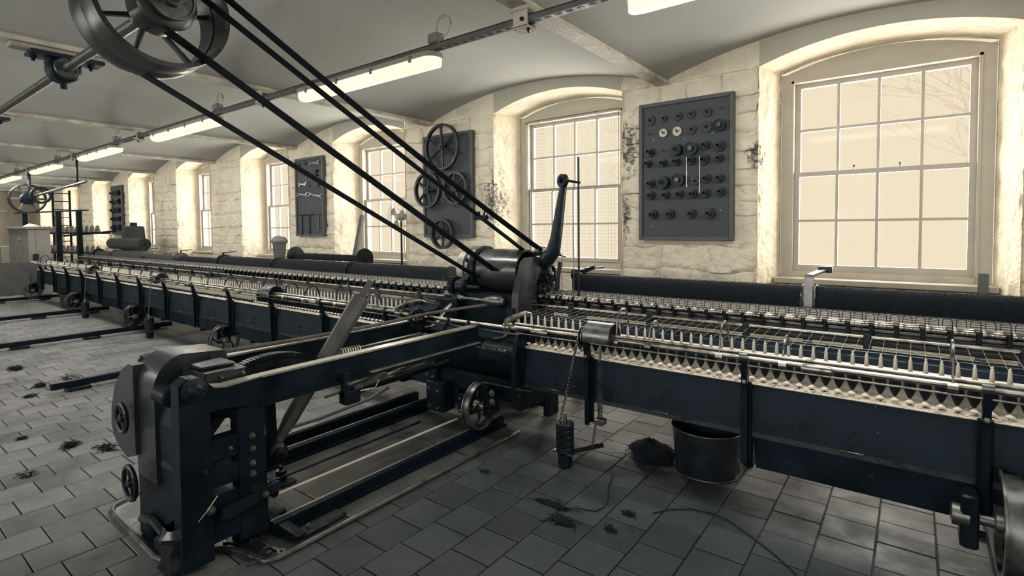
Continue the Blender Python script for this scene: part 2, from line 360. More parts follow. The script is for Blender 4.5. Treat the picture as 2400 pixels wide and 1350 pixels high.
for cx in WIN:
    F = arch_pts(cx, HW, SPW, CRW); B = arch_pts(cx, HB+0.01, SPW-0.02, CRW-0.03)
    for i in range(20):
        (xa, za), (xb, zb) = F[i], F[i+1]
        ab.add([(xa,4.99,za),(xb,4.99,zb),(xb,4.99,vault_z(xb)+0.02),(xa,4.99,vault_z(xa)+0.02)], [(0,1,2,3)])
        wb.add([(xa,4.99,za),(xa,WY+0.02,B[i][1]),(xb,WY+0.02,B[i+1][1]),(xb,4.99,zb)], [(0,1,2,3)])
    # lunette above the frame and the panel below the sill
    for i in range(20):
        (xa, za), (xb, zb) = B[i], B[i+1]
        ab.add([(xa,WY+0.01,2.84),(xb,WY+0.01,2.84),(xb,WY+0.01,zb),(xa,WY+0.01,za)], [(0,1,2,3)])
    wb.add([(cx-HW,WY-0.16,0),(cx+HW,WY-0.16,0),(cx+HW,WY-0.16,SILL-0.08),(cx-HW,WY-0.16,SILL-0.08),(cx-HW,WY+0.1,SILL-0.06),(cx+HW,WY+0.1,SILL-0.06)], [(0,1,2,3),(3,2,5,4)])
wall = wb.build('wall_back', STONE, sharp=30); tag(wall, 'whitewashed rubble stone wall pierced by arched windows', kind='structure')
ab.build('arch_plaster', mat('arch_plaster', (0.50, 0.475, 0.405), 0.85, 0, 0.08, 2, 0.15, 12, spec=0.2), wall, sharp=30)
for cx in WIN:
    for sd in (-1, 1):
        mb = MB(); nz, ny = 44, 10; vs = []; fs = []
        for j in range(nz+1):
            z = SPW*j/nz
            for i in range(ny+1):
                t = i/ny; y = 4.985 + (WY-4.985)*t; x = cx + sd*(HW + (HB-HW)*t)
                d = rough((x+sd*3, y, z), 0.022, 5.5) if 0 < i < ny else (rough((x,y,z), 0.014, 7) if i == 0 else 0)
                vs.append((x - sd*abs(d)*0.8 + sd*0.006, y, z))
        for j in range(nz):
            for i in range(ny):
                q = (j*(ny+1)+i, j*(ny+1)+i+1, (j+1)*(ny+1)+i+1, (j+1)*(ny+1)+i)
                fs.append(q if sd < 0 else q[::-1])
        mb.add(vs, fs).build('reveal', STONE, wall, sharp=60)
# whitewashed stones of the piers, each one a block standing slightly proud
def stone(x0, x1, z0, z1, proud, l, r):
    g = 6; vs = []; fs = []; e = 0.010
    for j in range(g+1):
        for i in range(g+1):
            u, v = [(-0.0, 0.035, 0.25, 0.5, 0.75, 0.965, 1.0)[q] for q in (i, j)]; x = x0 + (x1-x0)*u; z = z0 + (z1-z0)*v
            edge = i in (0, g) or j in (0, g)
            x += rough((x, 1.7, z), 0.05, 4)*(0.3 if x in (l, r) else 1); z += rough((x, 9.1, z), 0.045, 3.5)
            y = 5.015 if edge else 5.0 - proud - rough((x, 4, z), 0.022, 8)
            vs.append((x, y, z))
    for j in range(g):
        for i in range(g): fs.append((j*(g+1)+i, j*(g+1)+i+1, (j+1)*(g+1)+i+1, (j+1)*(g+1)+i))
    return vs, fs
for k in range(0, len(WIN)-1):
    l, r = WIN[k+1]+HW+0.01, WIN[k]-HW-0.01
    z = 0.72 if k < 3 else 0.98
    while z < SPW-0.05:
        h = random.uniform(0.13, 0.28)
        if z+h > SPW-0.12: h = SPW-z
        x = l
        while x < r-0.01:
            wd = random.uniform(0.24, 0.55)
            if x+wd > r-0.15: wd = r-x
            vs, fs = stone(x+0.001, x+wd-0.001, z+0.001, z+h-0.001, random.uniform(-0.004, 0.012), l, r)
            MB().add(vs, fs).build('stone', STONE, wall, sharp=70)
            x += wd
        z += h
PAINTW = mat('wall_paint', (0.60, 0.55, 0.47), 0.85, 0, 0.1, 2)
tag(MB().box(XL-0.3, XL, YF-0.3, 5.6, 0, 3.4).build('wall_left', PAINTW), 'pale end wall at the far end of the hall', kind='structure')
tag(MB().box(XR, XR+0.3, YF-0.3, 5.6, 0, 3.4).build('wall_right', PAINTW), 'pale end wall beyond the right of the view', kind='structure')
wf = MB(); ex = [XR+0.3]
for cx in FILL_WIN: ex += [cx+0.72, cx-0.72]
ex.append(XL-0.3)
for k in range(0, len(ex), 2): wf.box(ex[k+1], ex[k], YF-0.3, YF, 0, 3.4)
for cx in FILL_WIN: wf.box(cx-0.72, cx+0.72, YF-0.3, YF, 0, 1.05).box(cx-0.72, cx+0.72, YF-0.3, YF, 2.82, 3.4)
tag(wf.build('wall_front', PAINTW, smooth=False), 'pale unseen long wall opposite, with an added row of windows', kind='structure')
for i, cx in enumerate(FILL_WIN):  # frames for the added, unseen fill windows
    wn = thing('window_%d' % (20+i), 'added white window in the unseen opposite wall, %s from the right' % ordinal(i), None, (cx, YF, 1.05)); wn['kind'] = 'structure'
    fb = MB().box(cx-0.72,cx-0.64,YF-0.12,YF-0.06,1.05,2.82).box(cx+0.64,cx+0.72,YF-0.12,YF-0.06,1.05,2.82).box(cx-0.64,cx+0.64,YF-0.12,YF-0.06,1.05,1.12).box(cx-0.64,cx+0.64,YF-0.12,YF-0.06,2.75,2.82).box(cx-0.64,cx+0.64,YF-0.11,YF-0.07,1.91,1.96)
    fb.build('window_frame', WHITEP, wn, smooth=False)
    for d in (-0.32, 0, 0.32): MB().box(cx+d-0.011,cx+d+0.011,YF-0.10,YF-0.08,1.12,2.75).build('glazing_bar', WHITEP, wn, smooth=False)

# windows: box frame, two sashes of eight panes, glazing bars
def window(idx, cx, full):
    wn = thing('window_%d' % idx, None, None, (cx, WY, SILL)); wn['kind'] = 'structure'
    wn['label'] = 'white sash window in the arched opening, %s from the right' % ordinal(idx-1)
    W, H0, H1 = 0.63, 1.10, 2.775; MZ = 1.955
    f = MB()
    f.box(cx-HB, cx-W, WY-0.02, WY+0.12, SILL-0.02, 2.86).box(cx+W, cx+HB, WY-0.02, WY+0.12, SILL-0.02, 2.86)
    f.box(cx-W, cx+W, WY-0.02, WY+0.12, H1, 2.86)
    f.box(cx-W-0.02, cx-W, WY-0.032, WY-0.02, H0-0.02, H1+0.02).box(cx+W, cx+W+0.02, WY-0.032, WY-0.02, H0-0.02, H1+0.02).box(cx-W-0.02, cx+W+0.02, WY-0.032, WY-0.02, H1, H1+0.02)
    f.build('window_frame', WHITEP, wn, smooth=False)
    MB().bbox(cx-HB-0.03, cx+HB+0.03, WY-0.17, WY+0.1, SILL-0.07, SILL-0.02, 0.006).build('window_sill', WHITEP, wn)
    MB().box(cx-W, cx+W, WY-0.03, WY+0.1, SILL-0.02, H0-0.02).build('bottom_bead', WHITEP, wn, smooth=False)
    for s, (z0, z1, y) in enumerate(((H0-0.02, MZ+0.02, WY+0.01), (MZ-0.015, H1, WY+0.055))):
        sb = MB().box(cx-W, cx-W+0.045, y, y+0.04, z0, z1).box(cx+W-0.045, cx+W, y, y+0.04, z0, z1)
        sb.box(cx-W+0.045, cx+W-0.045, y, y+0.04, z0, z0+(0.06 if s == 0 else 0.035)).box(cx-W+0.045, cx+W-0.045, y, y+0.04, z1-0.04, z1)
        sash = sb.build('sash', WHITEP, wn, smooth=False)
        a0, a1, c0, c1 = cx-W+0.045, cx+W-0.045, z0+(0.06 if s == 0 else 0.035), z1-0.04
        for i in range(1, 4):
            x = a0+(a1-a0)*i/4; MB().box(x-0.011, x+0.011, y+0.004, y+0.036, c0, c1).build('glazing_bar', WHITEP, sash, smooth=False)
        zm = (c0+c1)/2; MB().box(a0, a1, y+0.006, y+0.034, zm-0.011, zm+0.011).build('glazing_bar', WHITEP, sash, smooth=False)
        if full:
            for i in range(4):
                for j in range(2):
                    xa, xb = a0+(a1-a0)*i/4, a0+(a1-a0)*(i+1)/4; za, zb = c0+(c1-c0)*j/2, c0+(c1-c0)*(j+1)/2
                    MB().box(xa+0.004, xb-0.004, y+0.018, y+0.021, za+0.004, zb-0.004).build('pane', GLASS, sash, smooth=False)
        else: MB().box(a0, a1, y+0.018, y+0.021, c0, c1).build('pane', GLASS, sash, smooth=False)
    if full and idx == 2:
        for dx in (-0.17, 0.15):
            MB().lathe((cx+dx, WY+0.02, MZ+0.02), (0,0,1), [(0.012,0),(0.004,0.006),(0.004,0.025),(0.014,0.03),(0.014,0.036)], 8).build('sash_fastener', IRON2, wn)
    return wn
for i, cx in enumerate(WIN): window(i+1, cx, i in (1, 2, 3, 4))
# wire guard over the second window
cx = WIN[2]; g = thing('wire_guard', 'square wire mesh guard over the window left of the gear board', 'wire guard', (cx, WY-0.05, SILL))
frm = MB()
for x in (cx-0.61, cx+0.61): frm.cyl((x, WY-0.05, 1.1), (x, WY-0.05, 2.8), 0.005, 6)
for z in (1.1, 1.96, 2.8): frm.cyl((cx-0.61, WY-0.05, z), (cx+0.61, WY-0.05, z), 0.004, 6)
frm.build('guard_frame', STEEL2, g)
ws = MB()
for i in range(1, 30):
    x = cx-0.61+1.22*i/30; ws.bar((x, WY-0.05, 1.1), (x, WY-0.05, 2.8), 0.0016, 0.0016)
for i in range(1, 42):
    z = 1.1+1.7*i/42; ws.bar((cx-0.61, WY-0.048, z), (cx+0.61, WY-0.048, z), 0.0016, 0.0016)
o = ws.build('wire_mesh', STEEL2, g, smooth=False); o['kind'] = 'stuff'

# floor tiles in rows running towards the windows
TW, TL = 0.227, 0.226
tm = MB().bbox(-TW/2+0.003, TW/2-0.003, -TL/2+0.003, TL/2-0.003, -0.03, 0.0, 0.003)
fR, fF = r2, fw
def in_view(x, y):
    d = Vector((x, y, -1.5)); zf = d.dot(fw)
    if zf < 0.3: return None
    u = 1200 + 1240.9*d.dot(r2)/zf; v = 581.6 + 1240.9*d.dot(d2)/zf
    return (u, v, zf) if -60 < u < 2460 and v < 1420 else None
cand = []
rest = MB()
nrow = 0; x = 3.4
while x > -9.6:
    nrow += 1; y = -1.4 + (TL/2 if nrow % 2 else 0) + random.uniform(-0.02, 0.02)
    while y < 4.9:
        q = in_view(x, y)
        if not q: cand.append((900, x, y))
        else:
            hidden = (-3.45 < x < -2.3 and 1.2 < y < 2.9) or y > 3.75
            cand.append((q[2] + (100 if hidden else 0), x, y))
        y += TL
    x -= TW
cand.sort(); proto = None
for i, (zf, x, y) in enumerate(cand):
    jz = random.uniform(-0.002, 0.001)
    if i < 300:
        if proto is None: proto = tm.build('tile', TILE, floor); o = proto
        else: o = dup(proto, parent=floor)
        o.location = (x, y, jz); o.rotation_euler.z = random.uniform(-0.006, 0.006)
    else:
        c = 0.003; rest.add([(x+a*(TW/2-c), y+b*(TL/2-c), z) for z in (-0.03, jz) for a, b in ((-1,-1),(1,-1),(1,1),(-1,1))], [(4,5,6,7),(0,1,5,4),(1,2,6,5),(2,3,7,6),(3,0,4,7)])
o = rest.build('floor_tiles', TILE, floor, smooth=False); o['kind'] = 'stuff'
# worn screed beyond, where single tiles no longer show
sl = MB()
for i in range(45):
    xa = -9.7 - i*TW
    for j in range(28):
        ya = -1.4 + j*TL + (TL/2 if i % 2 else 0); c = 0.003
        sl.add([(xa+a*(TW/2-c), ya+b*(TL/2-c), z) for z in (-0.03, 0) for a, b in ((-1,-1),(1,-1),(1,1),(-1,1))], [(4,5,6,7),(0,1,5,4),(1,2,6,5),(2,3,7,6),(3,0,4,7)])
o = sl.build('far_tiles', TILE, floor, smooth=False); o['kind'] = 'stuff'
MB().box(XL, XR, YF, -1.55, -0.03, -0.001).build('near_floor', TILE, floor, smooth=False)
# ------------------------------------------------------------------ lighting rail and luminaires
RY, RZ = 2.72, 2.80
rail = thing('lighting_rail', 'grey perforated steel channel hung under the ceiling beams carrying the lights', 'rail', (-8, RY, RZ))
ch = MB().box(-26.0, 3.5, RY-0.032, RY+0.032, RZ-0.004, RZ+0.004).box(-26.0, 3.5, RY-0.032, RY-0.026, RZ-0.035, RZ).box(-26.0, 3.5, RY+0.026, RY+0.032, RZ-0.035, RZ)
ch.box(-26.0, 3.5, RY-0.026, RY+0.026, RZ-0.036, RZ-0.032)
ch.build('channel', GREYD, rail, smooth=False)
sl = MB(); x = 1.6
while x > -9: sl.box(x-0.02, x+0.02, RY-0.010, RY+0.010, RZ-0.038, RZ-0.0355); x -= 0.075
o = sl.build('slot', RUBBER, rail, smooth=False); o['kind'] = 'stuff'
for x in BEAM[1:-1]:
    c = MB().bbox(x-0.075, x+0.075, RY-0.06, RY+0.06, 2.83, 2.858, 0.005).bbox(x-0.055, x+0.055, RY-0.05, RY-0.034, 2.73, 2.84, 0.004).bbox(x-0.055, x+0.055, RY+0.034, RY+0.05, 2.73, 2.84, 0.004).bbox(x-0.055, x+0.055, RY-0.05, RY+0.05, 2.72, 2.745, 0.006)
    cl = c.build('clamp', PAINTB, rail)
    MB().lathe((x+0.02, RY-0.05, 2.775), (0,-1,0), [(0.014,0),(0.014,0.012),(0.007,0.014),(0.007,0.022)], 6).build('bolt', IRON2, cl)
    MB().lathe((x+0.05, RY-0.03, 2.72), (0,0,-1), [(0.012,0),(0.012,0.014),(0.006,0.016),(0.006,0.03)], 6).build('bolt', IRON2, cl)
LUM = [(-1.25, 0.42), (-4.43, -2.70), (-7.85, -6.05), (-10.95, -9.23), (-14.15, -12.33), (-17.3, -15.5), (-20.3, -18.5), (-23.3, -21.5)]
for i, (xa, xb) in enumerate(LUM):
    t = thing('ceiling_light', 'long glowing fluorescent light under the rail, %s from the right' % ordinal(i), 'ceiling light', ((xa+xb)/2, RY, 2.66), 'fluorescent lights along the rail')
    n = 10
    def oval(hw, ext): 
        pts = arc((xb-hw+ext, RY), hw, -PI/2, PI/2, n, '2') + arc((xa+hw-ext, RY), hw, PI/2, 3*PI/2, n, '2'); return pts
    body = MB().prism(oval(0.088, 0.01), 'z', 2.712, 2.745)
    body.build('housing', WHITEP, t)
    d = MB(); lv = [(0.080, 2.713), (0.080, 2.685), (0.066, 2.662), (0.040, 2.654)]
    rings = [[(p[0], p[1], z) for p in oval(h, 0)] for h, z in lv]; m = len(rings[0])
    vs = [p for r in rings for p in r]; fs = []
    for j in range(3):
        for k in range(m): fs.append((j*m+k, (j+1)*m+k, (j+1)*m+(k+1)%m, j*m+(k+1)%m))
    fs.append(tuple(3*m+k for k in range(m-1, -1, -1))); d.add(vs, fs)
    d.build('diffuser', LENS, t, sharp=60)
    for x in (xa+0.35, xb-0.35): MB().box(x-0.012, x+0.012, RY-0.015, RY+0.015, 2.745, 2.766).build('hanger', STEEL2, t, smooth=False)
    for k in range(4):
        for s in (-1, 1): MB().box(xa+0.2+k*(xb-xa-0.4)/3-0.012, xa+0.2+k*(xb-xa-0.4)/3+0.012, RY+s*0.092-0.004, RY+s*0.092+0.004, 2.69, 2.735).build('clip', GREYP, t, smooth=False)
    bx = xb-0.02
    jb = MB().bbox(bx-0.05, bx+0.05, RY-0.045, RY+0.035, 2.806, 2.875, 0.008).build('junction_box', GREYP, t)
    lp = []
    for k in range(26):
        a = k/25*3.3*PI; lp.append((bx+0.09+0.075*math.cos(a), RY-0.02+0.01*math.sin(a*0.7), 2.90+0.07*math.sin(a)+0.01*k/25))
    lp += [(bx+0.05, RY-0.03, 2.80), (bx-0.03, RY-0.02, 2.745)]
    MB().tube(lp, 0.0045, 6).build('cable', WHITEP, t)
    for tilt in (-0.75, 0.75):
        la = bpy.data.lights.new('tube_light', 'AREA'); la.shape = 'RECTANGLE'; la.size = xb-xa-0.2; la.size_y = 0.1; la.energy = 19; la.color = (1.0, 0.97, 0.9)
        lo = bpy.data.objects.new('tube_light', la); COL.objects.link(lo); lo.location = ((xa+xb)/2, RY+math.copysign(0.05, tilt), 2.645); lo.rotation_euler = (tilt, 0, 0); lo['kind'] = 'helper'
# ------------------------------------------------------------------ spinning mule: carriage
CY = 2.95
BACKB = mat('pale_back_board', (0.42, 0.39, 0.33), 0.85, 0, 0.2, 12)
car = thing('mule_carriage', 'long dark spinning carriage with posts, rods and panels crossing the hall', 'carriage', (-2.75, CY, 0.0))
HALF = [(-2.12, 1.25), (-15.3, -3.36)]
POST_R = [-1.6, -0.68, 0.25, 1.18]; POST_L = [-3.5 - 0.93*i for i in range(13)]
def bolt(p, ax=(0,-1,0), r=0.011, parent=None, m=None, name='bolt'):
    return MB().lathe(p, ax, [(r*1.5,0),(r*1.5,0.003),(r,0.003),(r,0.011),(r*0.6,0.012),(r*0.6,0.02),(0.0,0.022)], 6).build(name, m or IRON2, parent)
for hx0, hx1 in HALF:
    posts = [p for p in (POST_R if hx0 > -3 else POST_L)]
    ends = sorted([hx0] + posts + [hx1])
    for a, b_ in zip(ends, ends[1:]):
        if b_-a < 0.05: continue
        pb = MB().prism([(2.915,0.42),(2.94,0.42),(2.965,0.675),(2.94,0.675)], 'x', a+0.006, b_-0.006).build('front_panel', PANEL, car, smooth=False)
        MB().prism([(2.905,0.405),(2.955,0.405),(2.955,0.425),(2.918,0.432)], 'x', a+0.004, b_-0.004).build('ledge', IRON2, pb, smooth=False)
        if a > -9:
            xm = (a+b_)/2
            MB().bbox(xm-0.05, xm+0.05, 2.885, 2.925, 0.432, 0.440, 0.002).build('ledge_plate', STEEL2, pb)
            bolt((xm-0.005, 2.922, 0.47), parent=pb, r=0.008); bolt((xm-0.005, 2.926, 0.52), parent=pb, r=0.008)
    if hx0 > -3: MB().prism([(2.935,0.672),(2.945,0.678),(3.0,0.69),(3.03,0.69),(3.03,0.65),(2.96,0.65)], 'x', hx0, hx1).build('spindle_rail', FLUFF, car, smooth=False)
    else:
        sr = MB().prism([(2.945,0.670),(3.0,0.684),(3.05,0.684),(3.05,0.65),(2.96,0.65)], 'x', hx0, hx1).build('spindle_rail', PANEL, car, smooth=False)
        MB().prism([(2.932,0.668),(2.940,0.684),(2.952,0.684),(2.952,0.668)], 'x', hx0, hx1).build('rail_lip', FLUFF, sr, smooth=False)
    fl = MB(); random.seed(3)
    n = int((hx1-hx0)/0.011)
    if hx0 > -3 or True:
        for i in range(min(n, 600)):
            x = (hx1 - 0.011*i) if hx0 < -3 else (hx0 + 0.011*i)
            fl.sphere((x, 2.945+random.uniform(-0.004,0.02), 0.680+random.uniform(-0.004,0.006)), random.uniform(0.004,0.009), 5, 3, (1.6,1,0.6))
        o = fl.build('lint', FLUFF, car); o['kind'] = 'stuff'
    MB().box(hx0, hx1, 3.055, 3.07, 0.66, 0.80).build('back_board', BACKB if hx0 > -3 else PANEL, car, smooth=False)
    if hx0 > -3: MB().box(hx0+0.4, hx1, 3.072, 3.15, 0.796, 0.801).build('paper_strip', WHITEC, car, smooth=False)
    # rods of the faller motion along the front
    for nm, y, z, r, m in (('faller_rod', 2.85, 0.850, 0.009, STEEL), ('counter_faller_rod', 2.845, 0.826, 0.0125, STEEL), ('guide_rod', 2.86, 0.785, 0.0045, STEEL), ('rear_rod', 2.875, 0.838, 0.006, STEEL)):
        MB().cyl((hx0-0.02, y, z), (hx1, y, z), r, 10).build(nm, m, car)
    MB().cyl((hx0, 3.005, 0.868), (hx1, 3.005, 0.868), 0.0014, 5).build('faller_wire', STEEL, car)
    for i, x in enumerate(posts):
        if x > 1.2: continue
        p = MB().prism([(2.86,0.66),(2.835,0.815),(2.865,0.815),(2.905,0.69),(2.90,0.30),(2.86,0.27)], 'x', x-(0.014 if x > -3 else 0.009), x+(0.014 if x > -3 else 0.009))
        p.bbox(x-0.026, x+0.026, 2.893, 2.915, 0.28, 0.69, 0.004)
        po = p.build('post', IRON, car, smooth=False)
        MB().ring((x-0.02, 2.846, 0.832), (1,0,0), 0.0126, 0.024, 0, 0.04, 12).build('bearing', STEEL2, po)
        bolt((x, 2.86, 0.70), parent=po, r=0.012, m=STEEL2); bolt((x, 2.885, 0.60), parent=po, r=0.009); bolt((x, 2.885, 0.36), parent=po, r=0.009)
# lower board of the right half and dark sheet added for the shade under the left half
MB().prism([(3.04,0.19),(3.06,0.19),(2.99,0.42),(2.96,0.42)], 'x', -0.66, 1.25).build('lower_panel', PANEL, car, smooth=False)
bolt((-0.14, 3.02, 0.30), parent=car, r=0.02, m=IRON2)
MB().box(-15.3, -3.4, 3.25, 3.27, 0.12, 0.72).build('dark_sheet', PANEL, car, smooth=False)
MB().box(-15.3, 1.25, 3.06, 3.5, 0.655, 0.67).build('carriage_floor', PANEL, car, smooth=False)
MB().box(-2.12, -0.66, 3.42, 3.44, 0.30, 0.66).build('dark_sheet', PANEL, car, smooth=False)
# sickle arms: tall and short wire arches standing on the rods
def sickle(x, top, parent, m=STEEL2, r=0.0055):
    pts = [(x, 2.845, 0.84)] + [(x, 2.93-0.075*math.cos(t), top-0.09+0.09*math.sin(t)) for t in [PI*i/12 for i in range(13)]] + [(x+0.012, 3.004, 0.868)]
    MB().tube(pts, r, 6).build('sickle_arm', m, parent)
    MB().ring((x-0.018, 2.845, 0.815), (1,0,0), 0.012, 0.023, 0, 0.036, 10).build('collar', STEEL, parent)
for x, t in ((-1.39, 1.005), (-1.19, 0.95), (-0.80, 0.99), (-0.50, 0.945), (0.14, 1.0), (0.62, 0.95)): sickle(x, t, car)
xs = -3.75; k = 0
while xs > -15:
    sickle(xs, 1.0 if k % 3 == 1 else 0.95, car, IRON2, 0.0075); xs -= (0.42, 0.52, 0.36)[k % 3]; k += 1
for x in (-0.42, -2.0, -4.6, -7.4): MB().lathe((x, 2.848, 0.815), (1,0,0), [(0.02,0),(0.024,0.006),(0.024,0.124),(0.02,0.13)], 12).build('rod_sleeve', STEEL, car)
# pale paper and wool waste lying behind the left spindles
pw = MB(); random.seed(5)
for x0, x1 in ((-4.9,-4.35),(-5.5,-5.08),(-6.35,-5.85),(-7.1,-6.6),(-7.7,-7.3),(-9.2,-7.9),(-11,-9.5),(-13.5,-11.2)):
    n = 8; top = [(x0+(x1-x0)*i/n, 0.80+random.uniform(-0.02,0.035)) for i in range(n+1)]
    pw.prism([(x0,0.74)]+top+[(x1,0.74)], 'y', 3.045, 3.053)
o = pw.build('waste_paper', WHITEC, car, smooth=False); o['kind'] = 'stuff'

# hoods, chains, weight stacks
def chain(p0, p1, parent, r=0.0035, pitch=0.022, m=STEEL2, name='chain'):
    p0, p1 = Vector(p0), Vector(p1); d = p1-p0; n = max(2, int(d.length/pitch)); d.normalize(); mb = MB()
    a = d.cross(Vector((0,1,0.01))).normalized(); b_ = d.cross(a).normalized()
    for i in range(n):
        c = p0 + d*(pitch*(i+0.5)); u = a if i % 2 else b_
        mb.tube([c + d*math.cos(t)*pitch*0.68 + u*math.sin(t)*pitch*0.34 for t in [2*PI*k/8 for k in range(8)]], r, 5, closed=True)
    return mb.build(name, m, parent)
def hood_unit(x, detail=True):
    hp = MB(); n = 14; o_, i_ = [], []
    pts = arc((2.87, 0.835), 0.085, PI*1.12, -0.18*PI, n, '2'); inn = arc((2.87, 0.835), 0.080, -0.18*PI, PI*1.12, n, '2')
    hp.prism(pts+inn, 'x', x-0.085, x+0.085)
    hp.prism(pts, 'x', x-0.088, x-0.084)
    h = hp.build('hood', STEEL2, car, sharp=40)
    MB().lathe((x-0.13, 2.865, 0.825), (1,0,0), [(0.02,0),(0.06,0),(0.06,0.008),(0.045,0.012),(0.045,0.03),(0.06,0.034),(0.06,0.042),(0.02,0.042)], 18).build('chain_pulley', IRON2, car)
    MB().tube([(x-0.11, 2.865+0.055*math.cos(t), 0.825+0.055*math.sin(t)) for t in [PI*(0.1+i*0.1) for i in range(11)]], 0.007, 6).build('pulley_chain', STEEL2, car)
    return h
def weight_stack(x, lab):
    t = thing('weight_stack', lab, 'weights', (x, 2.80, 0.06), 'iron weight stacks hung on the carriage')
    chain((x+0.09, 2.81, 0.82), (x-0.055, 2.80, 0.20), t)
    MB().box(x-0.025, x+0.085, 2.80, 2.805, 0.515, 0.519).build('chain_pin', STEEL2, t, smooth=False)
    MB().cyl((x, 2.80, 0.05), (x, 2.80, 0.335), 0.011, 10).build('rod', STEEL, t)
    for k in range(5):
        z = 0.095+k*0.037; MB().lathe((x, 2.80, z), (0,0,1), [(0.012,0),(0.052,0),(0.057,0.004),(0.057,0.032),(0.053,0.036),(0.012,0.036)], 20).build('disc_weight', IRON2, t)
    MB().lathe((x, 2.80, -0.01+0.012), (0,0,1), [(0.035,0),(0.046,0.01),(0.046,0.08),(0.012,0.085)], 16).build('base_weight', IRON, t)
    MB().bar((x-0.075, 2.80, 0.09), (x+0.06, 2.80, 0.088), 0.05, 0.012).build('foot_bar', STEEL2, t, smooth=False)
    MB().bar((x+0.02, 2.81, 0.09), (x+0.20, 2.93, 0.14), 0.04, 0.012).build('link_bar', IRON2, t, smooth=False)
    return t
hood_unit(-1.50); weight_stack(-1.72, 'stack of iron disc weights on a twisted chain right of the headstock')
for x, lab in ((-5.33, None), (-8.30, 'iron disc weights beside the second carriage wheel left of the headstock'), (-11.2, 'iron disc weights beside the third carriage wheel left of the headstock')):
    hood_unit(x)
    if lab: weight_stack(x-0.22, lab)
# coil spring and its rod by the right hood
sp = MB(); nt_ = 34
sp.tube([(-1.50+0.014*math.cos(2*PI*i/8), 2.845+0.014*math.sin(2*PI*i/8), 0.33+0.36*i/(nt_*8)) for i in range(nt_*8+1)], 0.0028, 4)
sp.build('coil_spring', STEEL2, car)
MB().cyl((-1.50, 2.845, 0.69), (-1.50, 2.85, 0.80), 0.008, 8).build('spring_rod', STEEL2, car); MB().bbox(-1.53, -1.47, 2.82, 2.88, 0.30, 0.335, 0.004).build('spring_seat', STEEL2, car)
chain((-1.53, 2.85, 0.30), (-1.56, 2.86, 0.14), car, 0.003, 0.02, name='spring_chain')
# carriage wheels with curved spokes
def wheel(x, y=2.83, r=0.165, zc=0.235, parent=car, thick=0.045, bs=-1):
    t = MB().ring((x-thick/2, y, zc), (1,0,0), r-0.018, r, 0, thick, 32)
    t.ring((x-thick/2-0.006, y, zc), (1,0,0), r-0.02, r+0.012, 0, 0.008, 32)
    wh = t.build('wheel', STEEL2, parent)
    for k in range(5):
        a = 2*PI*k/5+0.3
        pts = [(x, y+rr*math.cos(a+off), zc+rr*math.sin(a+off)) for rr, off in ((0.03,0),(0.06,0.35),(0.09,0.45),(0.12,0.2),(r-0.012,0.0))]
        MB().tube(pts, [0.013,0.011,0.010,0.010,0.012], 6).build('spoke', IRON2, wh)
    MB().lathe((x-0.05, y, zc), (1,0,0), [(0.022,0),(0.036,0.006),(0.036,0.1),(0.026,0.11),(0.012,0.112),(0.012,0.15)], 14).build('hub', STEEL2, wh)
    MB().bbox(x+bs*0.08-0.02, x+bs*0.08+0.02, y-0.05, y+0.10, zc-0.05, zc+0.17, 0.006).build('axle_bracket', IRON, parent)
wheel(-2.44, bs=1)
for x in (-6.33, -9.17, -12.05, -15.2): wheel(x)
wheel(0.325, 2.82, 0.2, 0.30, thick=0.06, bs=1)
MB().lathe((0.14, 2.82, 0.30), (1,0,0), [(0.02,0),(0.045,0.005),(0.045,0.06),(0.022,0.065),(0.022,0.20)], 14).build('axle', STEEL2, car)
MB().bbox(0.17, 0.23, 2.78, 2.90, 0.18, 0.40, 0.008).build('axle_bracket', IRON, car)
# centre of the carriage: side plates, cross frame, drum and blocks
for x in (-2.14, -3.34):
    MB().prism([(2.82,0.30),(2.82,0.62),(2.87,0.79),(3.25,0.79),(3.25,0.24),(2.88,0.24)], 'x', x-0.015, x+0.015).build('end_plate', IRON, car, smooth=False)
MB().box(-3.33, -2.13, 3.20, 3.24, 0.18, 0.66).build('centre_panel', IRON, car, smooth=False)
MB().bbox(-3.33, -2.15, 2.88, 2.94, 0.30, 0.42, 0.006).build('cross_frame', IRON, car)
MB().lathe((-2.55, 3.05, 0.55), (1,0,0), [(0.02,0),(0.11,0),(0.11,0.36),(0.02,0.36)], 24).build('drum', IRON, car)
MB().lathe((-2.23, 3.02, 0.56), (1,0,0), [(0.06,0),(0.08,0.02),(0.07,0.05)], 10).build('cloth_wrap', FLUFF, car)
for x, y, z, s in ((-2.86,2.84,0.23,0.09),(-2.96,2.90,0.42,0.07),(-2.62,2.9,0.20,0.06)):
    bl = MB().bbox(x-s, x+s, y-0.06, y+0.08, z-s*1.2, z+s*1.3, 0.01).build('gear_block', IRON, car)
    for dx, dz in ((-0.5,0.6),(0.5,0.5),(-0.4,-0.6),(0.5,-0.7)): bolt((x+dx*s, y-0.058, z+dz*s*1.2), parent=bl, r=0.008, m=STEEL2)
chain((-2.93, 2.80, 0.655), (-2.20, 2.83, 0.655), car, 0.004, 0.024, STEEL)
MB().cyl((-2.9, 2.81, 0.64), (-2.9, 2.81, 0.52), 0.03, 12).build('stop_post', IRON2, car)
for z0, z1, x0 in ((0.60,0.62,-2.98),(0.57,0.585,-2.98),(0.66,0.675,-3.02)): MB().bar((x0, 2.79, z0), (x0+0.12, 2.80, z1), 0.03, 0.02).build('lever', STEEL2, car, smooth=False)
bolt((-2.30,2.79,0.36), parent=car, r=0.018, m=STEEL2); bolt((-2.30,2.79,0.30), parent=car, r=0.018, m=STEEL2); bolt((-2.1,2.84,0.36), parent=car, r=0.014, m=IRON2)
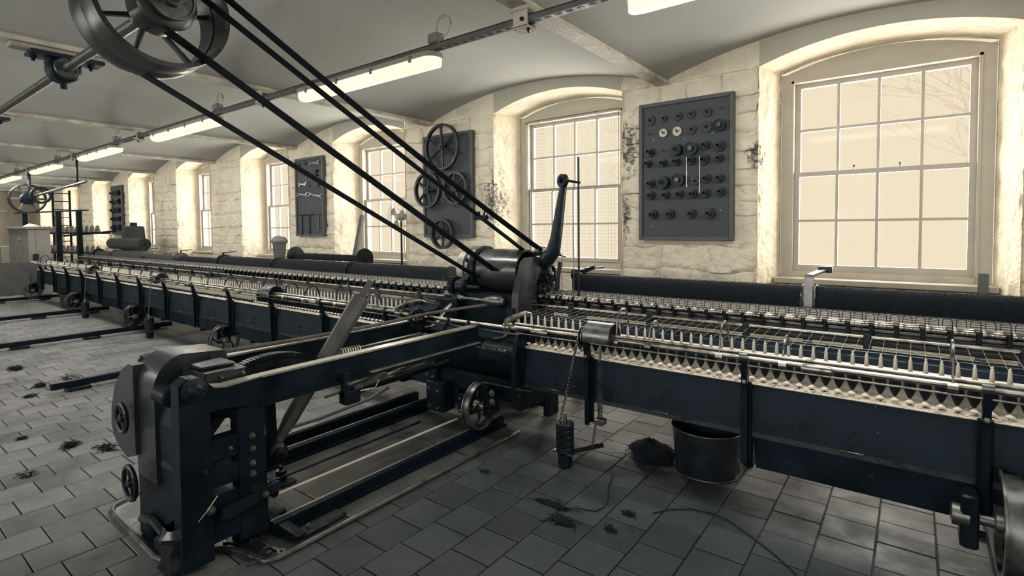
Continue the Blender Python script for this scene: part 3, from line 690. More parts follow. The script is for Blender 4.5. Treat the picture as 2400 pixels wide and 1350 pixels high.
MB().bar((-2.40,2.80,0.42),(-2.02,2.86,0.405),0.02,0.008).build('bright_strip', STEEL2, car, smooth=False)
# bright bent arms joining the rods over the centre
for sx, x in ((1, -2.20), (-1, -3.30)):
    MB().tube([(x, 2.84, 0.815), (x-sx*0.0, 2.83, 0.86), (x+sx*0.0, 2.90, 0.875), (x, 3.05, 0.885), (x, 3.12, 0.86)], [0.016,0.016,0.014,0.012,0.012], 8, flat=1.8).build('crank_arm', STEEL, car)
    MB().lathe((x-0.03, 2.845, 0.82), (1,0,0), [(0.02,0),(0.032,0.004),(0.032,0.056),(0.02,0.06)], 14).build('crank_boss', STEEL, car)
MB().cyl((-3.36, 2.85, 0.815), (-2.12, 2.85, 0.815), 0.014, 10).build('centre_rod', STEEL, car)
MB().cyl((-3.36, 2.86, 0.775), (-2.12, 2.86, 0.775), 0.008, 8).build('centre_rod', STEEL2, car)
for x in (-2.55, -2.75): MB().tube([(x,2.84,0.83),(x-0.02,2.83,0.78),(x-0.06,2.83,0.72),(x-0.07,2.84,0.66)], [0.014,0.016,0.014,0.016], 8).build('bracket', IRON2, car)

# ------------------------------------------------------------------ yarn cops on the spindles
def cop_parts(parent, z=0.0):
    MB().lathe((0,0,0.705), (0,0,1), [(0.006,0),(0.015,0.018),(0.0225,0.038),(0.0245,0.052),(0.0225,0.072),(0.0165,0.095),(0.011,0.118)], 12).build('cop', WOOL, parent)
    MB().lathe((0,0,0.715), (0,0,1), [(0.0085,0),(0.0085,0.10),(0.0095,0.11),(0.0065,0.162),(0.0065,0.164),(0.0045,0.1645),(0.0045,0.175),(0.003,0.177)], 10).build('tube', WHITEC, parent)
    MB().lathe((0,-0.035,0.686), (0,0,1), [(0.005,0),(0.005,0.006),(0.016,0.010),(0.017,0.013),(0.008,0.019),(0.002,0.022)], 10).build('whorl', WHITEC, parent)
    MB().cyl((0,-0.035,0.662), (0,-0.035,0.688), 0.0055, 6).build('pin', IRON, parent)
P0 = 0.0555
cop0 = None; simple0 = None; cops = []
xr0 = -2.222
for i in range(60):
    x = xr0 + P0*i
    if x > 1.2: break
    if any(abs(x-p) < 0.02 for p in POST_R): pass
    cops.append((x, 'yarn cop on a white tube, %s to the right of the headstock' % ordinal(i), True))
for i in range(205):
    x = -3.42 - P0*i
    lab = 'yarn cop on a white tube, %s to the left of the headstock' % ordinal(i) if i < 70 else 'tiny yarn cop far along the left half of the carriage'
    cops.append((x, lab, i < 45))
for x, lab, det in cops:
    g = 'yarn cops on the right half of the carriage' if x > -3 else 'yarn cops on the left half of the carriage'
    if det:
        if cop0 is None:
            cop0 = thing('yarn_cop', lab, 'yarn cop', (0,0,0), g); cop_parts(cop0); cop0.location = (x, 3.0, 0.0)
        else:
            c = dup(cop0, (x, 3.0, 0.0), lab); c['group'] = g
    else:
        if simple0 is None:
            simple0 = MB().lathe((0,0,0.70), (0,0,1), [(0.010,0),(0.018,0.05),(0.024,0.08),(0.012,0.12),(0.008,0.125),(0.007,0.19)], 7).build('yarn_cop', WHITEC)
            tag(simple0, lab, 'yarn cop', g); simple0.location = (x, 3.0, 0)
        else: dup(simple0, (x, 3.0, 0), lab)

# ------------------------------------------------------------------ drafting rollers, fixed beam
RYY, RZZ = 3.5, 0.947
def roller_beam(x0, x1, lab, near):
    t = thing('drafting_rollers', lab, 'drafting rollers', ((x0+x1)/2, RYY, 0.0), 'roller beams of the mule')
    MB().cyl((x0, RYY, RZZ), (x1, RYY, RZZ), 0.011, 10).build('roller_shaft', IRON2, t)
    MB().cyl((x0-0.05, RYY-0.055, 0.885), (x1+0.05, RYY-0.055, 0.885), 0.0135, 12).build('fluted_roller', STEEL, t)
    MB().cyl((x0, RYY+0.05, 0.905), (x1, RYY+0.05, 0.905), 0.014, 10).build('rear_roller', STEEL2, t)
    for k, (y, z) in enumerate(((3.43,0.835),(3.415,0.825),(3.40,0.815))): MB().cyl((x0, y, z), (x1, y, z), 0.002, 5).build('wire', STEEL2, t)
    MB().prism([(3.25,0.72),(3.27,0.70),(3.46,0.80),(3.44,0.82)], 'x', x0, x1).build('clearer_board', PANEL, t, smooth=False)
    MB().prism([(3.245,0.722),(3.262,0.722),(3.262,0.730),(3.245,0.730)], 'x', x0, x1).build('board_edge', CARD, t, smooth=False)
    MB().box(x0, x1, 3.42, 3.60, 0.68, 0.78).build('beam', PANEL, t, smooth=False)
    drum = MB().lathe((x0, 3.685, 0.895), (1,0,0), [(0.0,0),(0.095,0),(0.095,x1-x0),(0.0,x1-x0)], 40)
    drum.build('surface_drum', CARD, t, sharp=20)
    lag = MB()
    for i in range(40):
        a = 2*PI*i/40
        if -0.3 < a-PI/2 < 1.9 or True:
            lag.bar((x0, 3.685+0.0955*math.cos(a), 0.895+0.0955*math.sin(a)), (x1, 3.685+0.0955*math.cos(a), 0.895+0.0955*math.sin(a)), 0.003, 0.003)
    o = lag.build('drum_lagging', IRON2, t, smooth=False); o['kind'] = 'stuff'
    r0 = None; s0 = None; n = int((x1-x0)/0.111)
    for i in range(n):
        x = (x0+0.06+0.111*i) if near else (x1-0.06-0.111*i)
        if r0 is None:
            r0 = MB().lathe((-0.0435,RYY,RZZ), (1,0,0), [(0.011,0),(0.0225,0),(0.0235,0.002),(0.0235,0.018),(0.0222,0.02),(0.0222,0.067),(0.0235,0.069),(0.0235,0.085),(0.0225,0.087),(0.011,0.087)], 16).build('top_roller', STEEL, t)
            off = wl(t)
            for v in r0.data.vertices: v.co = v.co + Vector((off.x, 0, 0))
            s0 = MB().bbox(-0.01,0.01,RYY-0.012,RYY+0.03,RZZ-0.07,RZZ+0.004,0.003).build('saddle', IRON, t)
            for v in s0.data.vertices: v.co = v.co + Vector((off.x, 0, 0))
            r0.location.x = x-off.x; s0.location.x = x+0.0555-off.x
        else:
            dup(r0, (x-off.x, 0, 0), parent=t)
            if near or i < 40: dup(s0, (x+0.0555-off.x, 0, 0), parent=t)
    h0 = None; nh = int((x1-x0)/0.0555); hs = MB()
    for i in range(nh):
        x = (x0+0.05+0.0555*i) if near else (x1-0.05-0.0555*i)
        if near or i < 60:
            if h0 is None:
                pts = [(-0.02+off.x, RYY+0.03, 0.93+off.z)] + [(off.x-0.02*math.cos(a), RYY+0.035, 0.99+0.022*math.sin(a)+off.z) for a in [PI*k/8 for k in range(9)]] + [(0.02+off.x, RYY+0.03, 0.93+off.z), (0.012+off.x, RYY+0.07, 0.90+off.z)]
                h0 = MB().tube(pts, 0.0022, 5).build('wire_hoop', IRON2, t); h0.location.x = x-off.x
            else: dup(h0, (x-off.x, 0, 0), parent=t)
        else:
            hs.tube([(x-0.02, RYY+0.03, 0.93), (x-0.018, RYY+0.035, 0.995), (x, RYY+0.035, 1.012), (x+0.018, RYY+0.035, 0.995), (x+0.02, RYY+0.03, 0.93)], 0.0022, 4)
    if hs.v: o = hs.build('wire_hoops', IRON2, t); o['kind'] = 'stuff'
    x = x0+0.35
    while x < x1:
        MB().bbox(x-0.018, x+0.018, RYY-0.085, RYY-0.03, 0.78, 0.905, 0.004).build('roller_stand', IRON2, t); x += 0.62
    x = x0+0.1
    while x < x1:
        MB().bbox(x-0.03, x+0.03, 3.46, 3.60, 0.0, 0.70, 0.006).build('leg', IRON, t); x += 1.5
    return t
roller_beam(-2.40, 1.25, 'bright ribbed roller row right of the headstock in front of dark wool rolls', True)
roller_beam(-14.6, -3.42, 'receding bright roller row left of the headstock', False)
# threads from rollers to spindle tips
th = MB()
for i in range(62):
    x = -2.222 + P0*i
    if x > 1.2: break
    th.bar((x, RYY-0.045, 0.89), (x, 3.004, 0.872), 0.0013, 0.0013)
for i in range(70):
    x = -3.42 - P0*i; th.bar((x, RYY-0.045, 0.89), (x, 3.004, 0.872), 0.0011, 0.0011)
tag(th.build('yarn_threads', YARN, smooth=False), 'fine pale threads stretched from rollers to spindles', 'yarn', kind='stuff')

# ------------------------------------------------------------------ wool rolls (condenser bobbins) on the surface drums
def wool_roll(x0, x1, y, z, r, rf, lab, m=WOOL, fuzz=0, arm=False, grp='wool rolls lying behind the rollers'):
    t = thing('wool_roll', lab, 'wool roll', ((x0+x1)/2, y, z-rf), grp)
    n = max(6, int((x1-x0)/0.03)); random.seed(int(-x0*100))
    prof = [(0.02,0.012)] + [(r+random.uniform(-0.002,0.002), 0.012+(x1-x0-0.024)*i/n) for i in range(n+1)] + [(0.02, x1-x0-0.012)]
    roll = MB().lathe((x0,y,z), (1,0,0), prof, 28).build('wool', m, t, sharp=50)
    for x in (x0, x1-0.008): MB().lathe((x,y,z), (1,0,0), [(0.01,0),(rf,0),(rf,0.008),(0.01,0.008)], 32).build('flange', STEEL2 if arm else IRON2, t)
    MB().cyl((x0-0.035,y,z), (x1+0.035,y,z), 0.012, 8).build('spindle', IRON2, t)
    if fuzz:
        fz = MB()
        for i in range(fuzz):
            a = random.uniform(0.15*PI, 0.95*PI); x = random.uniform(x0+0.02, x1-0.02); l = random.uniform(0.006, 0.016)
            b0 = Vector((x, y+(r-0.001)*math.cos(a), z+(r-0.001)*math.sin(a))); d = Vector((random.uniform(-1,1), math.cos(a)+random.uniform(-.4,.4), math.sin(a)+random.uniform(-.4,.4))).normalized()
            tn = Vector((1,0,0))*0.0006; fz.add([b0-tn, b0+tn, b0+d*l], [(0,1,2)])
        o = fz.build('fuzz', m, roll, smooth=False); o['kind'] = 'stuff'
    if arm:
        MB().bar((x1+0.01, y, z), (x1+0.01, y-0.0, z+rf+0.03), 0.02, 0.012, (1,0,0)).bar((x1+0.01, y-0.01, z+rf+0.03), (x1+0.22, y+0.10, z+rf+0.05), 0.015, 0.012).build('lift_arm', IRON, t, smooth=False)
    return t
BY, BZ = 3.84, 1.0
wool_roll(-2.20, -0.555, BY, BZ-0.005, 0.115, 0.125, 'dark wool roll right of the headstock, left of the flanged stand', fuzz=5000)
wool_roll(-0.485, 1.22, BY, BZ-0.005, 0.117, 0.125, 'dark wool roll at the right edge, right of the flanged stand', fuzz=6000)
LR = [(-5.22,-3.68,0.112,WOOL),(-6.90,-5.26,0.112,WOOL),(-8.52,-6.94,0.105,WOOL),(-10.1,-8.56,0.065,WOOL),(-11.62,-10.14,0.075,WOOLG),(-13.3,-11.66,0.11,WOOLG),(-14.5,-13.34,0.08,WOOLG)]
for i, (a, b_, r, m) in enumerate(LR):
    wool_roll(a, b_, BY, BZ-0.005, r, 0.125, 'wool roll in the left row, %s from the headstock' % ordinal(i), m, fuzz=1200 if i < 3 else 0, arm=(i in (3,4,5)))
# flanged stand between the two right rolls
st = thing('roll_stand', 'upright iron stand with flat top arm between the right wool rolls', 'stand', (-0.52, BY, 0))
MB().prism([(3.74,0.70),(3.78,0.70),(3.80,1.0),(3.83,1.17),(3.80,1.19),(3.76,1.17)], 'x', -0.545, -0.497).build('upright', STEEL2, st, smooth=False)
MB().bar((-0.52, 3.79, 1.18), (-0.46, 4.02, 1.205), 0.045, 0.014).build('top_arm', STEEL2, st, smooth=False)
MB().bbox(-0.50, -0.42, 4.0, 4.04, 1.185, 1.225, 0.003).build('arm_end', IRON2, st)
MB().bbox(-0.56, -0.48, 3.70, 3.98, 0.0, 0.70, 0.006).build('foot', IRON, st)
bolt((-0.496, 3.79, 0.99), (1,0,0), 0.01, st)
# spare rolls behind
wool_roll(-7.15, -5.55, 4.22, 1.12, 0.045, 0.135, 'thin spare wool roll with big disc ends lying on the back rolls', WOOL, fuzz=300)
wool_roll(-14.0, -12.1, 3.95, 1.235, 0.115, 0.02, 'fat grey wool roll lying on top of the far left rolls', WOOLG)
# ------------------------------------------------------------------ headstock in the foreground
bp = [(-3.47,3.05),(-3.47,1.05),(-3.42,0.93),(-3.36,0.90),(-2.72,0.885),(-2.66,0.90),(-2.61,1.02),(-2.54,1.10),(-2.46,1.14),(-2.36,1.155),(-2.29,1.17),(-2.265,1.21),(-2.265,3.05)]
hs = thing('headstock', 'black cast iron headstock on an oily base plate in the foreground', 'headstock', (-2.85, 1.1, 0.0))
OILY = mat('oily_plate', (0.045, 0.050, 0.056), 0.30, 0.35, 0.5, 5, 0.25, 25)
FLOORP = mat('smooth_plate', (0.085, 0.088, 0.088), 0.38, 0.1, 0.45, 3, 0.15, 14)
MB().prism(bp, 'z', 0.0, 0.012).build('base_plate', FLOORP, hs, smooth=False)
MB().prism([p for p in bp if p[1] < 1.3]+[(-2.27,1.5),(-3.47,1.5)], 'z', 0.012, 0.016).build('oil_tray', OILY, hs, smooth=False)
MB().tube([(x,y,0.018) for x, y in bp], 0.013, 8).build('plate_lip', STEEL2, hs)
for y in (1.62, 2.53):
    MB().box(-3.12, -2.49, y-0.004, y+0.004, 0.012, 0.017).box(-2.44, -2.27, y-0.004, y+0.004, 0.012, 0.017).build('joint_strip', STEEL2, hs, smooth=False)
def frame_side(x0, x1, nm, y0=0.90):
    f = MB()
    f.prism([(y0,0.03),(1.03,0.03),(1.03,0.68),(1.0,0.80),(0.99,0.86),(y0+0.04,0.865),(y0+0.005,0.84)], 'x', x0, x1)
    f.prism([(1.15,0.06),(1.28,0.06),(1.27,0.675),(1.15,0.675)], 'x', x0, x1)
    f.prism([(1.02,0.69),(1.05,0.70),(1.12,0.695),(1.16,0.685),(1.27,0.67),(1.27,0.80),(1.10,0.79),(1.05,0.80),(1.0,0.855),(1.0,0.69)], 'x', x0+0.002, x1-0.002)
    for z0, z1 in ((0.47,0.565),(0.35,0.435),(0.10,0.315)): f.prism([(1.02,z0),(1.16,z0),(1.16,z1),(1.02,z1)], 'x', x0+0.004, x1-0.004)
    return f.build(nm, IRON, hs, smooth=False)
fs1 = frame_side(-2.54, -2.46, 'side_frame'); fs2 = frame_side(-3.16, -3.08, 'side_frame', 0.975)
for z in (0.535, 0.475, 0.405, 0.355): bolt((-2.46, 1.21, z), (1,0,0), 0.012, fs1, STEEL2)
bolt((-2.462, 1.00, 0.44), (1,0,0), 0.010, fs1); bolt((-2.464, 1.11, 0.51), (1,0,0), 0.008, fs1, STEEL2); bolt((-2.46, 1.02, 0.26), (1,0,0), 0.014, fs1, STEEL2)
MB().lathe((-2.53, 0.965, 0.815), (1,0,0), [(0.04,0),(0.052,0.01),(0.052,0.085),(0.03,0.09),(0.026,0.10),(0.016,0.104),(0.016,0.12)], 18).build('shaft_boss', IRON2, fs1)
# long beams running back to the carriage
POL = mat('polished_beam_top', (0.46, 0.44, 0.39), 0.45, 0.75, 0.15, 8)
for x in (-2.50, -3.05):
    bmn = MB().box(x-0.018, x+0.018, 1.265, 2.86, 0.675, 0.795).box(x-0.045, x+0.045, 1.25, 2.86, 0.66, 0.678)
    bo = bmn.build('guide_beam', IRON, hs, smooth=False)
    MB().prism([(1.03,0.815),(1.06,0.795),(1.10,0.79),(1.3,0.795),(2.86,0.795),(2.86,0.805),(1.3,0.805),(1.10,0.80),(1.065,0.805)], 'x', x-0.03, x+0.03).build('beam_top', POL, bo, smooth=False)
    MB().box(x+0.02, x+0.046, 1.9, 2.86, 0.678, 0.684).build('beam_foot', POL, bo, smooth=False)
MB().box(-3.09, -3.05, 1.3, 2.8, 0.745, 0.755).build('side_rail', POL, hs, smooth=False)
# gear case: rounded hood, side guard, lidded box, hand wheels
HOODM = mat('brushed_guard', (0.022, 0.029, 0.036), 0.30, 0.0, 0.3, 5, 0.06, 40, spec=0.7)
prof = [(0.935,0.30),(0.935,0.72)] + arc((1.085,0.755), 0.15, PI, PI*0.56, 8, '2') + [(1.26,0.885),(1.27,0.86),(1.27,0.55),(1.05,0.30)]
MB().prism(prof, 'x', -3.06, -2.82).build('hood_guard', HOODM, hs, sharp=30)
gp = [(-3.36,0.48),(-3.35,0.58),(-3.29,0.70),(-3.18,0.80),(-3.08,0.845),(-3.02,0.845),(-3.02,0.40),(-3.14,0.36),(-3.26,0.39),(-3.33,0.43)]
MB().prism(gp, 'y', 0.915, 0.965).build('side_guard', HOODM, hs, sharp=50)
for (x, z, r) in ((-3.06,0.59,0.068),(-2.98,0.29,0.080)):
    hwl = MB().tube([(x+r*math.cos(t), 0.875, z+r*math.sin(t)) for t in [2*PI*k/20 for k in range(20)]], 0.011, 6, closed=True).build('hand_wheel', IRON2, hs)
    sp_ = MB().lathe((x,0.90,z), (0,-1,0), [(0.02,0),(0.02,0.035),(0.01,0.04)], 10)
    for k in range(4): sp_.cyl((x,0.878,z), (x+r*math.cos(PI*k/2+0.4),0.875,z+r*math.sin(PI*k/2+0.4)), 0.007, 6)
    sp_.build('wheel_spokes', IRON2, hwl)
MB().prism([(0.95,0.03),(1.05,0.03),(1.05,0.70),(1.02,0.76),(0.98,0.72),(0.95,0.6)], 'x', -3.10, -2.60).build('gear_case', IRON, hs, smooth=False)
MB().prism([(0.945,0.40),(0.965,0.36),(1.02,0.70),(1.02,0.78)], 'x', -2.80, -2.60).build('sloped_cover', IRON2, hs, smooth=False)
bxo = MB().bbox(-2.80, -2.56, 1.05, 1.24, 0.72, 0.845, 0.006).build('oil_box', HOODM, hs)
MB().bbox(-2.77, -2.62, 1.06, 1.22, 0.846, 0.862, 0.006).build('lid', IRON2, bxo)
for y in (1.12, 1.22): bolt((-2.56, y, 0.815), (1,0,0), 0.007, bxo, STEEL2)
MB().lathe((-2.80, 0.955, 0.745), (1,0,0), [(0.03,0),(0.045,0.01),(0.045,0.14),(0.03,0.15)], 14).build('shaft_end', IRON, hs)
for x, y, a in ((-2.95,0.98,0.2),(-2.72,0.96,-0.3)): MB().bbox(x-0.07, x+0.07, y-0.06, y+0.12, 0.014, 0.09, 0.012).build('foot', IRON, hs)
MB().tube([(-2.98,0.92,0.10),(-2.86,0.93,0.12),(-2.74,0.93,0.10)], 0.02, 8).build('oil_pipe', IRON2, hs)
# lever seen through the side frame
MB().tube([(-2.62,1.0,0.66),(-2.70,1.15,0.60),(-2.8,1.3,0.55)], [0.012,0.024,0.02], 8).build('rocking_lever', IRON, hs)
MB().sphere((-2.68,1.12,0.61), 0.035, 10, 6).build('lever_boss', IRON, hs)
# quadrant: arm, toothed arc, pivot
PV = (1.46, 0.31); QX = -2.75
def qpt(t): return (QX, PV[0]+(2.12-PV[0])*t, PV[1]+(1.15-PV[1])*t)
ARMP = mat('arm_paint', (0.11, 0.112, 0.11), 0.4, 0.2, 0.25, 7, 0.1, 50)
MB().tube([qpt(0.42), qpt(0.9)], [0.048,0.054], 8).build('quadrant_arm', ARMP, hs, sharp=20)
MB().tube([qpt(0.9), qpt(1.02)], [0.027,0.025], 4).build('arm_end', ARMP, hs, sharp=20)
MB().tube([qpt(0.0), qpt(0.10), qpt(0.16), qpt(0.44)], [0.03,0.032,0.042,0.045], 8).build('quadrant_arm', ARMP, hs, sharp=20)
MB().lathe((QX-0.05, PV[0], PV[1]), (1,0,0), [(0.03,0),(0.052,0.008),(0.052,0.115),(0.034,0.125),(0.034,0.15),(0.016,0.155),(0.016,0.18)], 16).build('quadrant_pivot', IRON2, hs)
q = MB(); a0, a1 = math.radians(128), math.radians(52); n = 40
o_ = arc(PV, 0.50, a0, a1, n, '2'); i_ = arc(PV, 0.455, a1, a0, n, '2')
q.prism(o_+i_, 'x', QX-0.03, QX+0.03)
for k in range(n):
    t = a0+(a1-a0)*(k+0.5)/n; c, s_ = math.cos(t), math.sin(t)
    q.bar((QX-0.03, PV[0]+0.51*c, PV[1]+0.51*s_), (QX+0.03, PV[0]+0.51*c, PV[1]+0.51*s_), 0.012, 0.03, (0, c, s_))
q.build('toothed_arc', IRON2, hs, smooth=False)
for t in (math.radians(128), math.radians(92)): MB().bar((QX, PV[0]+0.05*math.cos(t), PV[1]+0.05*math.sin(t)), (QX, PV[0]+0.46*math.cos(t), PV[1]+0.46*math.sin(t)), 0.03, 0.05).build('arc_spoke', IRON, hs, smooth=False)
# screw and springs between the beams
MB().cyl((-2.86, 1.30, 0.69), (-2.86, 1.60, 0.70), 0.016, 10).build('screw', STEEL2, hs)
sp = MB().tube([(-2.80+0.022*math.cos(2*PI*i/8), 1.92+0.16*i/72, 0.74+0.022*math.sin(2*PI*i/8)) for i in range(73)], 0.005, 5); sp.build('coil_spring', STEEL, hs)
MB().bar((-2.80,2.08,0.74),(-2.80,2.6,0.745),0.03,0.02).build('draw_bar', STEEL2, hs, smooth=False)
# catch bracket on the near beam
cb = MB().bbox(-2.47,-2.43,1.70,1.74,0.58,0.72,0.004).bbox(-2.49,-2.42,1.70,1.80,0.545,0.62,0.008).build('catch_bracket', IRON, hs)
bolt((-2.43,1.72,0.66),(1,0,0),0.01,cb,STEEL2); MB().bar((-2.44,1.76,0.63),(-2.44,1.98,0.66),0.04,0.02).build('catch_bar', STEEL2, cb, smooth=False)
MB().tube([(-2.44,1.80,0.60),(-2.43,1.90,0.595),(-2.43,1.93,0.64),(-2.44,2.0,0.65)], 0.006, 6).build('catch_wire', STEEL2, cb)
MB().tube([(-2.62,1.95,0.56),(-2.64,2.4,0.60),(-2.66,2.78,0.62)], 0.013, 8).build('draw_rod', STEEL, hs)
MB().cyl((-2.72,1.9,0.50),(-2.72,2.8,0.52),0.02,8).build('roller_chain_guard', IRON, hs)
# rails and rods inside the base
for nm, x, z, wd, h, m in (('near_rail', -2.47, 0.012, 0.05, 0.062, IRON), ('far_rail', -3.20, 0.012, 0.06, 0.075, IRON), ('far_rail', -3.40, 0.012, 0.05, 0.08, IRON)):
    r_ = MB().box(x-wd/2, x+wd/2, 1.3, 3.1, z, z+h).box(x-wd/2-0.03, x+wd/2+0.03, 1.3, 3.1, z, z+0.014).build(nm, m, hs, smooth=False)
    MB().box(x-wd/2+0.004, x-wd/2+0.014, 1.3, 3.1, z+h, z+h+0.003).build('rail_edge', POL, r_, smooth=False)
MB().cyl((-2.665,1.42,0.10),(-2.68,2.84,0.085),0.0075,8).build('bright_rod', WHITEC, hs)
MB().cyl((-2.93,1.45,0.05),(-2.93,2.7,0.05),0.009,8).build('dark_rod', IRON2, hs)
MB().ring((-2.665,1.40,0.12),(0.7,-0.7,0),0.012,0.028,0,0.02,14).build('white_ring', WHITEC, hs)
MB().lathe((-2.72,1.40,0.13),(1,0,0),[(0.03,0),(0.05,0.006),(0.05,0.05),(0.02,0.06),(0.02,0.10)],12).build('bearing_block', IRON, hs)
MB().bbox(-2.76,-2.58,1.32,1.44,0.014,0.05,0.008).build('bearing_foot', IRON2, hs)
for (x,y) in ((-2.98,1.62),): MB().bbox(x-0.11,x+0.11,y-0.05,y+0.05,0.013,0.03,0.005).lathe((x+0.02,y,0.03),(0,0,1),[(0.032,0),(0.032,0.05),(0.012,0.055),(0.012,0.075)],8).build('clamp_block', IRON2, hs)
MB().prism([(1.05,0.215),(1.08,0.205),(1.31,0.24),(1.34,0.262),(1.32,0.285),(1.06,0.255)], 'x', -2.445, -2.425).build('link_plate', IRON2, hs, smooth=False)
bolt((-2.425,1.25,0.25),(1,0,0),0.012,hs,STEEL2)
MB().lathe((-2.47,1.23,0.275),(1,0,0),[(0.03,0),(0.034,0.004),(0.03,0.012),(0.034,0.02),(0.034,0.03),(0.01,0.03)],16).build('idler', IRON2, hs)
g = MB()
for k in range(3): g.gear((-2.60,1.25,0.03+k*0.03),(0,0,1),0.078,0,0.027,22,0.02,0.01)
g.build('worm_gear', IRON, hs, smooth=False)
MB().bar((-2.52,1.33,0.07),(-2.31,1.36,0.03),0.05,0.02).build('tie_bar', IRON, hs, smooth=False)
MB().bbox(-2.40,-2.31,1.34,1.62,0.014,0.035,0.012).build('edge_clamp', IRON2, hs); bolt((-2.35,1.42,0.035),(0,0,1),0.01,hs,STEEL2)
# black bag around the foot with a pale cable tie
bag = MB(); random.seed(11); rings = []
for j in range(7):
    z = 0.016+0.19*j/6; rr = 0.085-0.028*j/6 + (0.012 if j == 5 else 0)
    rings.append([( -2.56+ (rr+random.uniform(-0.014,0.014))*math.cos(2*PI*i/14), 0.93+(rr+random.uniform(-0.014,0.014))*math.sin(2*PI*i/14), z) for i in range(14)])
bag.add([p for r in rings for p in r], [(j*14+i, j*14+(i+1)%14, (j+1)*14+(i+1)%14, (j+1)*14+i) for j in range(6) for i in range(14)])
BAGM = mat('black_plastic', (0.012,0.014,0.018), 0.15, 0, 0.2, 20)
bg_ = bag.build('plastic_bag', BAGM, sharp=25); tag(bg_, 'shiny black plastic bag tied round the headstock foot', 'plastic bag')
tie = MB().bar((-2.47,0.945,0.205),(-2.45,1.0,0.27),0.005,0.002).bar((-2.45,1.0,0.27),(-2.45,1.045,0.32),0.005,0.002).build('cable_tie', WHITEC, smooth=False); tag(tie, 'pale cable tie sticking up from the black plastic bag', 'cable tie')
# spanners lying on the oil tray
def spanner(name, x, y, z, ang, L, lab, grp=None, m=STEEL2, both=True, rot=(0,0)):
    t = thing(name, lab, 'spanner', (0,0,0), grp)
    MB().prism([(-L/2+0.012,-0.007),(L/2-0.012,-0.006),(L/2-0.012,0.006),(-L/2+0.012,0.007)], 'z', 0, 0.006).build('shank', m, t, smooth=False)
    MB().ring((L/2,0,-0.001),(0,0,1),0.010,0.019,0,0.009,12).build('ring_end', m, t)
    jaw = arc((-L/2,0),0.018,math.radians(40),math.radians(320),12,'2') + [(-L/2+0.012,-0.008),(-L/2-0.004,-0.006),(-L/2-0.004,0.006),(-L/2+0.012,0.008)]
    jaw = [(2*-L/2-(p[0]), p[1]) for p in jaw]
    MB().prism(jaw, 'z', 0, 0.007).build('jaw', m, t, smooth=False)
    t.location = (x,y,z); t.rotation_euler = (rot[0], rot[1], ang); return t
spanner('spanner', -2.40, 1.235, 0.018, 0.10, 0.22, 'long ring spanner lying on the oil tray beside the worm gear', 'spanners on the oil tray')
spanner('spanner', -2.36, 1.185, 0.018, -0.9, 0.10, 'short bright ring spanner at the lip of the oil tray', 'spanners on the oil tray', STEEL)
spanner('spanner', -2.49, 1.17, 0.018, 0.35, 0.20, 'dark spanner lying along the curved lip of the oil tray', 'spanners on the oil tray', IRON2)
tag(MB().lathe((-2.325,1.205,0.017),(0,0,1),[(0.006,0),(0.014,0),(0.014,0.012),(0.006,0.012)],6).build('steel_nut', STEEL), 'loose steel nut at the corner of the oil tray', 'nut')
# ropes
def rope(name, pts, r, lab):
    o = MB().tube(pts, r, 8).build(name, ROPE); tag(o, lab, 'rope', 'ropes of the headstock')
rope('drive_rope', [(-2.98,1.24,0.842),(-2.99,1.8,0.828),(-3.0,2.4,0.825),(-2.99,2.85,0.84),(-2.85,3.2,0.86),(-2.7,3.4,0.88)], 0.0125, 'thick hairy rope running from the rounded hood to the carriage')
rope('floor_rope', [(-3.62,1.95,0.05),(-3.62,2.3,0.045),(-3.60,2.75,0.08),(-3.52,2.9,0.16)], 0.014, 'hairy rope lying low along the left of the base')
rope('low_rope', [(-3.0,1.95,0.42),(-2.98,2.4,0.45),(-2.96,2.8,0.47)], 0.010, 'frayed rope running low between the two beams')
sheave = thing('rope_sheave', 'upright rope sheave ring at the end of the far beam', 'pulley', (-3.02, 2.78, 0.80))
MB().lathe((-3.05,2.78,0.80),(1,0,0),[(0.055,0),(0.085,0),(0.085,0.006),(0.072,0.014),(0.085,0.022),(0.085,0.03),(0.055,0.03),(0.055,0)],24,cap=False).build('ring', IRON2, sheave)
for k in range(3): MB().bar((-3.035,2.78,0.80),(-3.035,2.78+0.06*math.cos(k*2.1+0.4),0.80+0.06*math.sin(k*2.1+0.4)),0.014,0.012).build('spoke', IRON2, sheave, smooth=False)
MB().bar((-3.035,2.78,0.66),(-3.035,2.78,0.80),0.03,0.02).build('post', IRON2, sheave, smooth=False)

# ------------------------------------------------------------------ driving head over the rollers
dh = thing('driving_head', 'dark driving head with a broad drum, gears and cast end plate', 'machine head', (-2.8, 3.55, 0.0))
DY, DZ = 3.62, 1.135
MB().lathe((-3.02,DY,DZ),(1,0,0),[(0.165,0),(0.178,0.004),(0.182,0.10),(0.184,0.215),(0.182,0.32),(0.178,0.44),(0.165,0.44),(0.165,0.30),(0.03,0.29)],40,cap=False).build('drum', mat('drum_face',(0.10,0.105,0.108),0.32,0.75,0.25,6), dh)
for k in range(4):
    a = PI*k/2+0.5; pts = [(-2.66,DY+rr*math.cos(a+o2),DZ+rr*math.sin(a+o2)) for rr,o2 in ((0.03,0),(0.07,0.45),(0.11,0.5),(0.165,0.1))]
    MB().tube(pts,[0.018,0.016,0.015,0.018],8).build('drum_spoke', IRON, dh)
MB().cyl((-3.35,DY,DZ),(-2.35,DY,DZ),0.022,12).build('main_shaft', STEEL2, dh)
MB().gear((-3.06,DY,DZ),(1,0,0),0.205,0,0.035,56,0.15,0.012).build('ring_gear', IRON2, dh, smooth=False)
bw = MB().ring((-3.24,DY+0.03,DZ),(1,0,0),0.175,0.205,0,0.07,36).build('fly_wheel', BRASS, dh)
